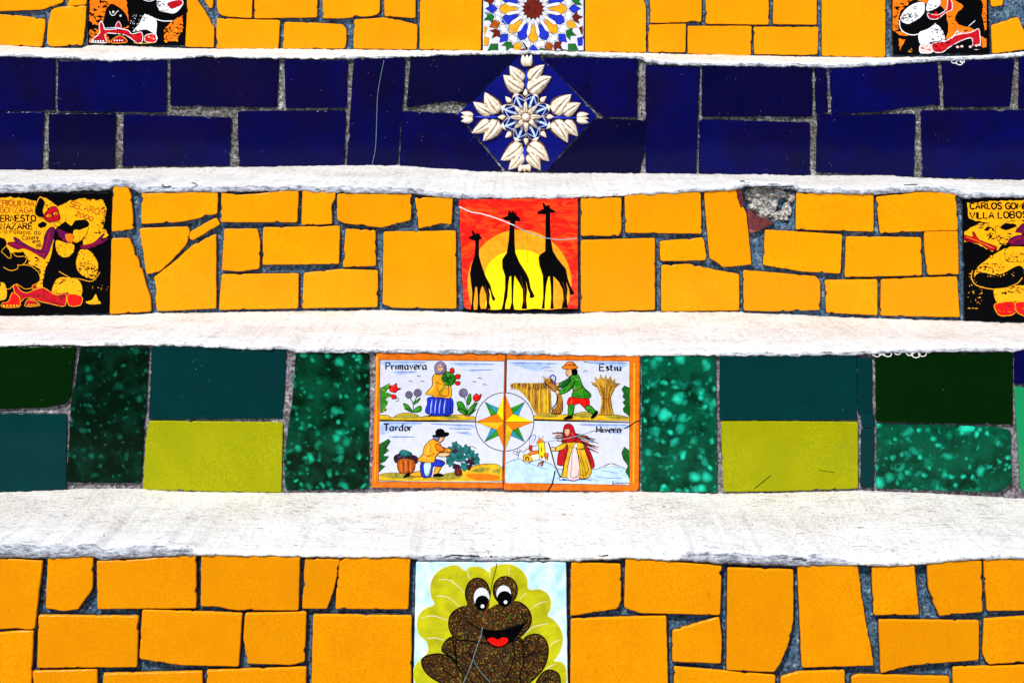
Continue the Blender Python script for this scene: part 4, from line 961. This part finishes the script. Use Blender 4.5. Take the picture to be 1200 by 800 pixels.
p = Pic(lime_r, 'scratch', (800, 380, 3)); p.stroke('252,578 310,530', 1.2, 'black', taper=True); p.stroke('320,525 400,465', .5, 'olive', taper=True); p.stroke('480,512 535,520', .9, 'black', taper=True); p.stroke('560,420 562,440', 1.2, 'olive', taper=True); p.build()

# ------------------------------------------------------------------ woodcut-style tiles in black, yellow and red (plain stand-in figures)
M['black_glaze'] = P('black')
def blot(p, x0, y0, x1, y1, n, mat, size, seed):
    r = random.Random(seed)
    for _ in range(n):
        x, y = r.uniform(x0, x1), r.uniform(y0, y1); a = r.uniform(0, 6.28); l = size*r.uniform(.5, 1.4); w = l*r.uniform(.15, .45)
        p.poly([(x+l*math.cos(a), y+l*math.sin(a)*.6), (x-w*math.sin(a), y+w*math.cos(a)), (x-l*math.cos(a), y-l*math.sin(a)*.6), (x+w*math.sin(a)*.6, y-w*math.cos(a)*.6)], mat)
def rag(txt, amp, seed):
    r = random.Random(seed); pts = pts_of(txt) if isinstance(txt, str) else txt; out = []
    for a, b in zip(pts, pts[1:]+pts[:1]):
        m = max(1, int(math.dist(a, b)/16))
        for q in range(m): out.append((a[0]+(b[0]-a[0])*q/m+r.uniform(-amp, amp), a[1]+(b[1]-a[1])*q/m+r.uniform(-amp, amp)))
    return out
w1 = S(2, '-11,226.5 129.5,225.5 127,367 -11,370', 'black_glaze', 'black and yellow tile with hand lettering and a dancing figure in a tall hat', tilt=.04, proud=.001, corner=1)
VW = (0, 215, 5)
p = Pic(w1, 'painted_field', VW, None, (-10, 227.5, 127, 369))
p.poly(rag('-60,95 60,80 140,90 215,100 260,105 330,140 390,105 480,88 600,100 625,150 608,260 636,300 560,372 480,372 500,300 440,262 380,225 330,262 345,330 320,430 300,520 270,600 180,628 225,580 240,500 170,470 140,400 60,410 30,340 -60,300', 5, 3), 'tilegold')
p.poly(rag('-60,620 0,600 20,520 40,640 30,680 -60,690', 4, 4), 'tilegold'); blot(p, 90, 395, 270, 590, 40, 'black', 13, 5); blot(p, 150, 390, 320, 480, 18, 'black', 10, 25); blot(p, 330, 110, 400, 240, 14, 'black', 9, 26); blot(p, 0, 90, 620, 104, 40, 'black', 8, 27); blot(p, 395, 95, 600, 112, 16, 'black', 7, 28); blot(p, 600, 100, 640, 300, 40, 'black', 12, 29); blot(p, 250, 450, 320, 620, 30, 'black', 12, 30); blot(p, 130, 470, 260, 620, 30, 'tilegold', 7, 44); blot(p, 480, 420, 640, 640, 26, 'tilegold', 6, 45); blot(p, 560, 200, 625, 290, 16, 'black', 15, 6); blot(p, 490, 270, 560, 340, 8, 'black', 9, 16); blot(p, 500, 120, 620, 250, 8, 'black', 6, 21); p.build()
p = Pic(w1, 'painted_lettering', VW, None, (-10, 227.5, 127, 369))
lettering(p, 'CHIQUINHA', (-16, 132), (200, 134), 34, 1.35, 'rust', wob=.3); lettering(p, 'GONZAGA', (0, 172), (192, 174), 34, 1.35, 'rust', wob=.3)
lettering(p, 'ERNESTO', (4, 224), (208, 222), 36, 1.75, 'black', wob=.3); lettering(p, 'NAZARE', (4, 268), (190, 268), 34, 1.75, 'black', wob=.3, accent=5)
lettering(p, 'No Palacio, do', (4, 292), (235, 300), 26, .95, 'black', wob=.3); lettering(p, 'Catete', (130, 330), (225, 328), 24, .95, 'black', wob=.3); lettering(p, 'em', (190, 350), (238, 350), 24, .95, 'black'); lettering(p, '1914', (212, 378), (256, 376), 22, .95, 'black')
lettering(p, 'SELARON', (405, 135), (605, 192), 34, 1.25, 'rust', wob=.3, accent=5); lettering(p, '2000', (440, 188), (540, 222), 26, 1.15, 'rust', wob=.3); p.build()
p = Pic(w1, 'painted_dancer', VW, None, (-10, 227.5, 127, 369))
def bl(t, c='black', lc='tilegold', lw=.7):
    g = rag(catmull(pts_of(t), True, 3), 1.6 if c != 'black' else 3.2, len(t))
    p.poly(g, c, False, True, lw, lc)
    if c in ('black', 'white', 'pink'): return
    q = [v for v in catmull(pts_of(t), True, 3)]
    cx = sum(v[0] for v in q)/len(q); cy = sum(v[1] for v in q)/len(q)
    for i in range(0, len(q), 2):           # gouge marks running in from the lower edge
        x, y = q[i]
        if y > cy - 4 and math.dist((x, y), (cx, cy)) > 22:
            f = rnd.uniform(.12, .38); p.stroke([(x, y), (x+(cx-x)*f+rnd.uniform(-5, 5), y+(cy-y)*f)], rnd.uniform(.5, 1.), 'black' if c != 'purple' else 'crimson', False, True)
bl('270,640 262,520 300,430 320,300 335,262 370,300 440,330 470,370 590,330 640,330 640,500 600,520 540,580 490,600 500,640', 'black', 'black')
bl('445,450 470,388 525,392 568,450 575,510 548,560 490,545 450,505', 'tilegold', 'black'); blot(p, 452, 400, 560, 550, 30, 'black', 13, 8); blot(p, 455, 480, 570, 555, 60, 'black', 12, 46); p.stroke('345,515 400,545 470,560 540,572 585,520', .8, 'tilegold')
bl('330,330 380,345 432,355 430,405 385,435 340,415 325,380', 'tilegold', 'black'); blot(p, 335, 345, 425, 425, 16, 'black', 10, 9)
bl('430,275 480,260 515,250 505,300 460,345 430,340', 'tilegold', 'black'); bl('425,262 440,220 500,215 520,245 470,270', 'black', 'black'); blot(p, 440, 270, 510, 330, 9, 'black', 9, 19)
bl('330,265 360,270 400,290 432,310 420,345 380,342 345,310', 'purple', 'black'); bl('385,300 425,300 425,342 395,338', 'orange', 'orange')
bl('300,255 322,285 272,432 240,430 150,382 100,385 50,360 48,345 85,342 80,315 110,325 140,350 240,392 262,300', 'purple', 'black'); p.stroke('60,352 110,365 230,415 262,410', 1., 'crimson'); p.stroke('290,290 265,390', .9, 'crimson')
bl('470,365 548,350 600,298 612,300 590,335 630,318 632,330 575,362 500,388', 'purple', 'black'); p.stroke('490,372 560,350 590,325', .8, 'crimson')
bl('205,150 235,75 332,128 315,150 262,205 215,188', 'tilegold', 'black'); p.poly('208,150 232,85 262,110 250,160 258,200 215,186', 'black', True); blot(p, 240, 100, 300, 170, 14, 'black', 10, 10); bl('225,240 262,225 270,245 240,262', 'black', 'black')
bl('255,185 300,138 332,142 350,190 348,215 320,222 292,228 265,215', 'crimson', 'black'); p.ell(285, 190, 16, 10, 'tilegold', True, .6); p.ell(325, 178, 14, 9, 'tilegold', True, .6); p.ell(288, 192, 5, 5, 'black'); p.ell(327, 180, 5, 5, 'black'); bl('318,228 345,225 358,240 340,252 322,246', 'tilegold', 'black'); p.stroke('305,165 312,205', .7); p.stroke('270,215 300,225', .7, 'purple')
bl('330,560 400,545 470,575 478,655 390,640 320,655 300,640', 'tilegold', 'black'); blot(p, 320, 540, 430, 585, 22, 'black', 12, 11)
bl('75,602 95,590 120,625 160,640 215,618 260,612 330,655 385,640 382,715 330,712 240,692 160,668 112,690', 'crimson', 'tilegold'); blot(p, 180, 640, 370, 700, 14, 'oxblood', 16, 12); blot(p, 200, 625, 370, 690, 12, 'red', 15, 13); bl('400,650 478,660 470,712 405,715', 'red', 'tilegold')
bl('70,640 110,660 118,715 80,725 10,722 15,700 50,690', 'red', 'tilegold'); bl('150,700 165,680 210,690 232,715 150,720', 'crimson', 'tilegold')
for x in (22, 42, 62, 82, 100): p.ell(x, 715, 8, 7, 'tilegold', True, .5)
for x in (168, 186, 204, 220): p.ell(x, 710, 7, 6, 'tilegold', True, .5)
bl('500,690 540,680 560,645 575,680 592,705 520,708', 'tilegold', 'black'); p.build()
p = Pic(w1, 'painted_shadow_figure', VW, None, (-10, 227.5, 127, 369))
bl('-60,330 0,315 35,330 40,360 10,400 60,440 70,405 100,430 150,430 145,470 100,478 180,480 232,540 220,585 150,620 100,590 40,620 20,580 -60,560'); p.ell(165, 528, 8, 8, 'black', True, .5); p.stroke('20,490 60,510 100,500 105,478', .7, 'tilegold'); bl('190,600 212,590 215,615 195,620', 'crimson', 'tilegold'); p.build()

w2 = S(2, '1128.5,232.5 1268,231 1268,378 1131,375.5', 'black_glaze', 'black and yellow tile with composer names and a figure stretching out an arm', tilt=.04, proud=.001, corner=1)
VR = (1110, 225, 5); C2 = (1130, 233, 1267, 376)
p = Pic(w2, 'painted_field', VR, None, C2)
p.poly(rag('120,65 250,55 400,48 600,52 720,60 735,150 600,170 440,165 330,172 250,180 170,168 125,155', 4, 31), 'tilegold'); p.poly(rag('95,235 170,190 250,180 420,168 520,180 720,200 720,330 500,340 340,340 280,340 260,350 180,305 100,290', 5, 32), 'tilegold')
blot(p, 180, 180, 280, 225, 12, 'black', 22, 33); blot(p, 220, 240, 280, 280, 7, 'black', 18, 34); blot(p, 120, 460, 205, 690, 34, 'tilegold', 9, 35); blot(p, 600, 380, 720, 690, 30, 'tilegold', 12, 36); p.build()
p = Pic(w2, 'painted_lettering', VR, None, C2); lettering(p, 'CARLOS GOMES', (134, 100), (500, 100), 36, 1.9, 'black', wob=.3); lettering(p, 'VILLA LOBOS', (134, 156), (468, 150), 36, 1.9, 'black', wob=.3); p.build()
p = Pic(w2, 'painted_dancer', VR, None, C2)
bl('270,580 300,340 420,240 560,230 640,330 620,520 580,640 470,640', 'black', 'black')
bl('285,200 310,210 340,225 400,205 440,240 420,270 360,290 340,312 300,290 285,250', 'tilegold', 'black'); blot(p, 295, 240, 400, 305, 18, 'black', 14, 37); bl('310,210 340,180 390,185 410,200 350,225', 'black', 'tilegold')
bl('400,235 435,190 470,180 560,185 580,260 500,280 440,240', 'purple', 'black'); bl('360,285 400,258 500,248 520,290 420,312 365,305', 'purple', 'black'); p.stroke('375,295 430,270 490,262', 1., 'crimson')
bl('95,262 92,250 150,262 148,235 162,240 190,280 290,322 262,345 190,302 110,290', 'crimson', 'black'); p.stroke('110,262 185,290 270,330', .9, 'orange'); p.stroke('105,275 170,292', .5)
bl('158,500 165,455 215,405 300,350 350,330 380,400 460,410 450,480 380,535 290,558 200,545', 'tilegold', 'black'); p.poly('160,500 200,470 300,485 420,430 450,480 380,540 290,560 200,548', 'black', True); blot(p, 170, 420, 330, 510, 70, 'black', 13, 38); blot(p, 220, 460, 400, 500, 18, 'tilegold', 8, 39); p.ell(258, 378, 10, 9, 'tilegold', True, .7)
p.stroke('148,460 142,500 170,545 260,568 340,560 410,535 440,500', 1., 'tilegold'); bl('340,345 370,318 450,320 520,330 500,400 400,412 345,400', 'tilegold', 'black'); blot(p, 350, 355, 480, 405, 24, 'black', 12, 40)
bl('270,572 330,560 420,545 470,560 480,650 390,640 300,662', 'tilegold', 'black'); blot(p, 320, 555, 460, 600, 34, 'black', 12, 41)
bl('280,655 350,640 392,645 400,705 350,725 300,718 282,690', 'red', 'tilegold', .9); bl('400,650 450,642 500,660 500,715 450,725 408,700', 'red', 'tilegold', .9); blot(p, 300, 660, 480, 710, 10, 'purple', 14, 42); blot(p, 300, 660, 480, 710, 8, 'orange', 12, 43); bl('540,120 610,125 640,180 600,235 545,215', 'crimson', 'black'); p.build()

M['orange_dark'] = P('amber')
w3 = S(4, '104.7,-62 218.3,-62 216.7,53.3 102.7,52.7', 'black_glaze', 'black tile with an orange, white and red kneeling figure, left of the star tile', tilt=.04, proud=.001, corner=1)
VA = (90, 0, 8.571); C3 = (104, -61, 216.5, 52.5)
p = Pic(w3, 'painted_field', VA, None, C3)
p.poly(rag('125,-300 480,-300 500,60 520,150 515,280 440,300 280,250 160,250 130,200', 9, 51), 'orange'); blot(p, 130, -60, 320, 240, 44, 'black', 34, 52); p.build()
p = Pic(w3, 'painted_field', VA, None, C3); p.poly(rag('880,250 960,215 1060,160 1065,300 1000,420 880,420', 9, 53), 'orange'); blot(p, 870, 220, 1060, 430, 40, 'black', 28, 54); blot(p, 880, 250, 1040, 430, 14, 'tilegold', 20, 55)
p.build()
p = Pic(w3, 'painted_field', VA, None, C3); p.poly(rag('125,300 280,290 340,430 130,430', 7, 56), 'orange'); blot(p, 125, 270, 220, 430, 16, 'black', 30, 57); p.build()
p = Pic(w3, 'painted_dancer', VA, None, C3)
bl('270,270 290,120 320,70 350,40 420,80 480,130 510,200 500,270 380,280', 'black', 'black'); p.stroke('330,115 345,150 375,155 400,125 420,110', .8, 'white'); p.ell(367, 122, 10, 13, 'white'); p.ell(440, 160, 10, 10, 'white'); bl('385,280 420,215 450,280', 'crimson', 'white', .6)
bl('500,-300 520,40 540,300 700,320 860,300 1000,120 1080,-300', 'black', 'black'); bl('800,30 830,-60 1000,-60 1070,30 1040,90 980,140 900,130 830,110', 'white', 'black'); blot(p, 770, 10, 920, 140, 44, 'black', 17, 58); bl('905,35 960,10 1050,0 1060,50 960,95 920,70', 'crimson', 'white', .9)
bl('680,145 800,200 800,340 780,345 690,300 560,325 620,250', 'white', 'black'); blot(p, 540, 150, 700, 300, 40, 'white', 12, 59); blot(p, 640, 150, 760, 210, 16, 'black', 14, 60); p.stroke('680,145 760,180 860,212 960,212', 1.1, 'white'); p.stroke('670,0 730,15 790,-5', .9, 'white'); p.stroke('800,210 792,330 808,385 795,405', 1., 'white')
bl('225,260 245,215 270,260 290,300 420,290 520,310 560,345 650,325 660,420 600,430 500,360 390,340 290,340 290,390 300,430 150,425 170,390 230,330', 'crimson', 'white', .9); blot(p, 300, 290, 620, 410, 16, 'black', 22, 61); blot(p, 550, 340, 650, 410, 8, 'red', 26, 62); bl('690,360 760,340 795,360 790,425 690,420', 'red', 'white', .8); blot(p, 695, 360, 785, 410, 8, 'pink', 16, 63)
bl('370,390 440,360 500,400 490,430 350,432', 'crimson', 'gold', .7); p.stroke('280,285 380,280 450,285', .9, 'paleblue')
for x in (165, 190, 215, 240, 265): p.ell(x, 415, 11, 10, 'white', True, .4)
for x in (380, 405, 430, 455): p.ell(x, 408, 10, 9, 'white', True, .4)
p.stroke('570,430 640,440 780,430', .7, 'gold'); p.build()

w4 = S(4, '1043.5,-60 1155.5,-60 1160,63 1047,64.5', 'black_glaze', 'black tile with an orange, white and red kneeling figure, at the upper right', tilt=.04, proud=.001, corner=1)
VB = (1030, 0, 7.059); C4 = (1046, -59, 1156, 63)
p = Pic(w4, 'painted_field', VB, None, C4)
p.poly(rag('110,-350 890,-350 900,240 760,280 560,330 520,150 300,-20 180,90 160,230 240,290 180,300 110,250', 8, 71), 'orange'); blot(p, 115, -60, 250, 280, 46, 'black', 26, 72); blot(p, 560, 120, 740, 280, 14, 'black', 18, 73); p.poly(rag('160,320 215,330 175,420', 5, 74), 'orange'); p.poly(rag('830,290 900,330 900,390 860,395', 5, 75), 'orange'); blot(p, 840, 30, 900, 230, 12, 'black', 20, 76); blot(p, 230, 395, 280, 435, 4, 'tilegold', 16, 77); p.build()
p = Pic(w4, 'painted_dancer', VB, None, C4)
bl('170,180 180,110 300,20 400,40 520,60 560,150 570,260 540,330 480,420 320,330 220,270', 'black', 'black'); bl('640,120 700,60 660,20 600,-20 740,-10 850,10 850,120 870,280 760,230 680,210 640,180', 'black', 'black')
bl('172,150 215,80 290,28 372,20 378,95 340,150 250,200 200,190', 'white', 'black'); blot(p, 175, 110, 330, 235, 60, 'black', 16, 78); p.ell(298, 66, 11, 10, 'white', True, .8); bl('390,60 420,-10 500,-10 510,40 450,85 395,95', 'white', 'black'); blot(p, 400, 20, 500, 80, 12, 'black', 14, 79)
p.stroke('168,170 180,240 230,280 300,290 380,255 470,195', 1.1, 'white'); bl('570,-20 600,10 605,80 570,95 540,115 480,160 420,155 400,110 480,125 560,75', 'crimson', 'white', .8); blot(p, 440, 100, 500, 150, 4, 'red', 18, 80)
bl('325,275 400,240 470,200 530,260 545,345 450,345 345,375', 'white', 'black'); blot(p, 420, 215, 540, 330, 34, 'black', 15, 81); bl('340,380 400,362 430,375 440,435 345,440', 'pink', 'white', .8); blot(p, 350, 375, 430, 430, 12, 'crimson', 15, 82)
bl('440,360 545,345 640,290 760,270 825,240 838,350 845,400 780,405 770,320 700,330 600,380 530,430 455,430', 'crimson', 'white', .9); blot(p, 470, 340, 780, 400, 16, 'black', 24, 83); blot(p, 460, 360, 540, 410, 7, 'red', 26, 84); bl('620,395 700,370 760,385 840,385 840,405 640,410', 'black', 'black')
for x, y in ((650, 390), (685, 385), (755, 388), (805, 378), (830, 372)): p.ell(x, y, 14, 11, 'pink', True, .4)
p.stroke('600,320 650,255 660,285 690,262', .9, 'white'); p.stroke('740,220 795,172', .8, 'white'); p.build()

# ------------------------------------------------------------------ the diamond tile with its moulded flowers
dt = T(3, 400, 0, 3, '632,193 692,196 780,282 898,408 800,508 722,602 580,600 500,505 408,405 520,298', 'cobalt_glaze' if 'cobalt_glaze' in M else 'navy', 'diamond shaped cobalt tile moulded with white leaves and a flower', tilt=.04, proud=.0012, rough=0, corner=1.2)
M['cobalt_glaze'] = tile_glaze('cobalt_relief_glaze', (.002, .004, .15), (.001, .002, .06), rough=.12, spec=.12, grain=.2, specks=False)
dt.data.materials[0] = M['cobalt_glaze']
kd, dcx, dcz = o_info[dt.name]
def dw(zx, zy):
    x, z = unproj(530+zx/5.333, 60+zy/5.333, RISERS[3]); return x-dcx, z-dcz
def leaf(name, b, t, w, h, mat, crease=True, rim=None, nu=10, nv=6, bulge=.62):
    bx, bz = dw(*b); tx, tz = dw(*t)
    L = math.hypot(tx-bx, tz-bz); ux, uz = (tx-bx)/L, (tz-bz)/L
    ww = w/5.333/835/2
    verts, faces, fm, gr = [], [], [], []
    for i in range(nu+1):
        u = i/nu
        half = ww*(math.sin(math.pi*u**bulge))**.8 if 0 < u < 1 else 0.00002
        for j in range(-nv, nv+1):
            v = j/nv
            hh = h*(1-abs(v)**2.6)*(.35+.65*math.sin(math.pi*min(1, u*.9+.08)))
            if crease and abs(v) < .12: hh *= .60
            if rim and abs(v) < .72 and .06 < u < .80: hh *= .55
            s = half*v + math.sin(u*math.pi)*ww*.12
            verts.append((bx+ux*L*u-uz*s, -hh+.0002, bz+uz*L*u+ux*s))
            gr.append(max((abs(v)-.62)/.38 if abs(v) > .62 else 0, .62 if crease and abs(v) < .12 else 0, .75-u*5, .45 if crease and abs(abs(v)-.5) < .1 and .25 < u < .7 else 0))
    m = 2*nv+1
    for i in range(nu):
        for j in range(m-1):
            a = i*m+j; faces.append((a, a+m, a+m+1, a+1))
            u = (i+.5)/nu; v = (j+.5-nv)/nv
            fm.append((2 if (i*2+abs(2*(j-nv)+1)) % 7 == 0 or abs(v) < .07 else 1) if rim and abs(v) < .72 and .06 < u < .80 else 0)
    o = link(name, verts, faces, [mat] + ([rim, P('paleblue')] if rim else []), dt, fmat=fm, smooth=True)
    at = o.data.attributes.new('grime', 'FLOAT', 'POINT'); at.data.foreach_set('value', gr)
    return o
for b, t, w in (((445, 245), (318, 150), 78), ((445, 190), (358, 92), 66), ((470, 255), (620, 160), 84), ((480, 190), (576, 85), 66), ((630, 395), (745, 270), 80), ((690, 396), (802, 325), 64), ((630, 430), (722, 572), 76), ((690, 440), (786, 532), 64),
                ((440, 580), (303, 682), 78), ((440, 630), (352, 742), 64), ((470, 580), (606, 687), 78), ((470, 640), (552, 744), 64), ((290, 390), (203, 258), 78), ((250, 392), (130, 318), 60), ((290, 430), (193, 562), 76), ((240, 435), (123, 512), 60)):
    leaf('moulded_leaf', b, t, w*1.5, .0085, M['relief'])
for b, t in (((465, 250), (466, 95)), ((455, 590), (455, 735)), ((292, 411), (125, 411)), ((620, 416), (790, 418))): leaf('moulded_stem', b, t, 26, .004, P('cobalt'), False, nv=3)
for i in range(8):
    a = math.radians(22.5+45*i); c, s_ = math.cos(a), math.sin(a)
    leaf('moulded_petal', (460+52*c, 412+52*s_), (460+172*c, 412+172*s_*.98), 104, .0065, M['relief'], False, M['cobalt_glaze'], 14, 8, .85)
    a2 = math.radians(45*i); c, s_ = math.cos(a2), math.sin(a2)
    leaf('moulded_petal', (460+22*c, 412+22*s_), (460+104*c, 412+104*s_), 44, .0095, M['relief'], True, None, 8, 5)
    for v in (60, 80, 100, 118):
        for sg in (-1, 1):
            pass
for i in range(4):
    a = math.radians(45+90*i); c, s_ = math.cos(a), math.sin(a)
    leaf('moulded_bud', (460+130*c, 412+130*s_), (460+182*c, 412+182*s_), 40, .004, M['relief'], False, nv=4, nu=6)
    a = math.radians(90*i); c, s_ = math.cos(a), math.sin(a)
    leaf('moulded_bud', (460+128*c, 412+128*s_), (460+178*c, 412+178*s_), 38, .0055, M['relief'], False, nv=4, nu=6)
for (x, y), d in (((468, 78), (0, -1)), ((112, 411), (-1, 0)), ((795, 420), (1, 0)), ((450, 728), (0, 1))):
    for sg in (-.9, .9, 0):
        px_, py_ = -d[1], d[0]
        e = (x+d[0]*58+px_*sg*30, y+d[1]*58+py_*sg*30)
        if d == (0, 1): e = (x+px_*sg*40, y+26)
        leaf('moulded_bud', (x-d[0]*22+px_*sg*14, y-d[1]*22+py_*sg*14), e, 46, .0085 if sg else .0070, M['relief'], False, nv=4, nu=7, bulge=.75)
def bead(x, y, r, h):
    cx, cz = dw(x, y); rr = r/5.333/835
    verts = [(cx, -h, cz)]; faces = []
    for j in range(1, 5):
        th = math.pi/2*j/4
        for i in range(14): verts.append((cx+rr*math.sin(th)*math.cos(2*math.pi*i/14), -h*math.cos(th), cz+rr*math.sin(th)*math.sin(2*math.pi*i/14)))
    for i in range(14): faces.append((0, 1+i, 1+(i+1) % 14))
    for j in range(3):
        for i in range(14): faces.append((1+j*14+i, 15+j*14+i, 15+j*14+(i+1) % 14, 1+j*14+(i+1) % 14))
    link('moulded_flower_centre', verts, faces, M['relief'], dt, smooth=True)
bead(460, 412, 27, .0118)
# splashes of white paint run over the tile heads
for tile, spots in ((drip_green, ((1027, 414, 5), (1033, 413, 4), (1040, 414, 5), (1066, 414, 4), (1073, 415.5, 5), (1081, 414, 4.5), (1052, 413, 3.5))), (drip_navy, ((1118, 72, 3.5), (1124, 73.5, 4), (1128, 72, 2.6)))):
    for x, y, r in spots:
        p = Pic(tile, 'paint_drip'); pts = [(x+r*(1+rnd.uniform(-.2, .2))*math.cos(i*.7), y+r*.62*(1+rnd.uniform(-.2, .2))*math.sin(i*.7)) for i in range(10)]
        p.stroke(pts, 1.1, 'seamwhite'); p.build()
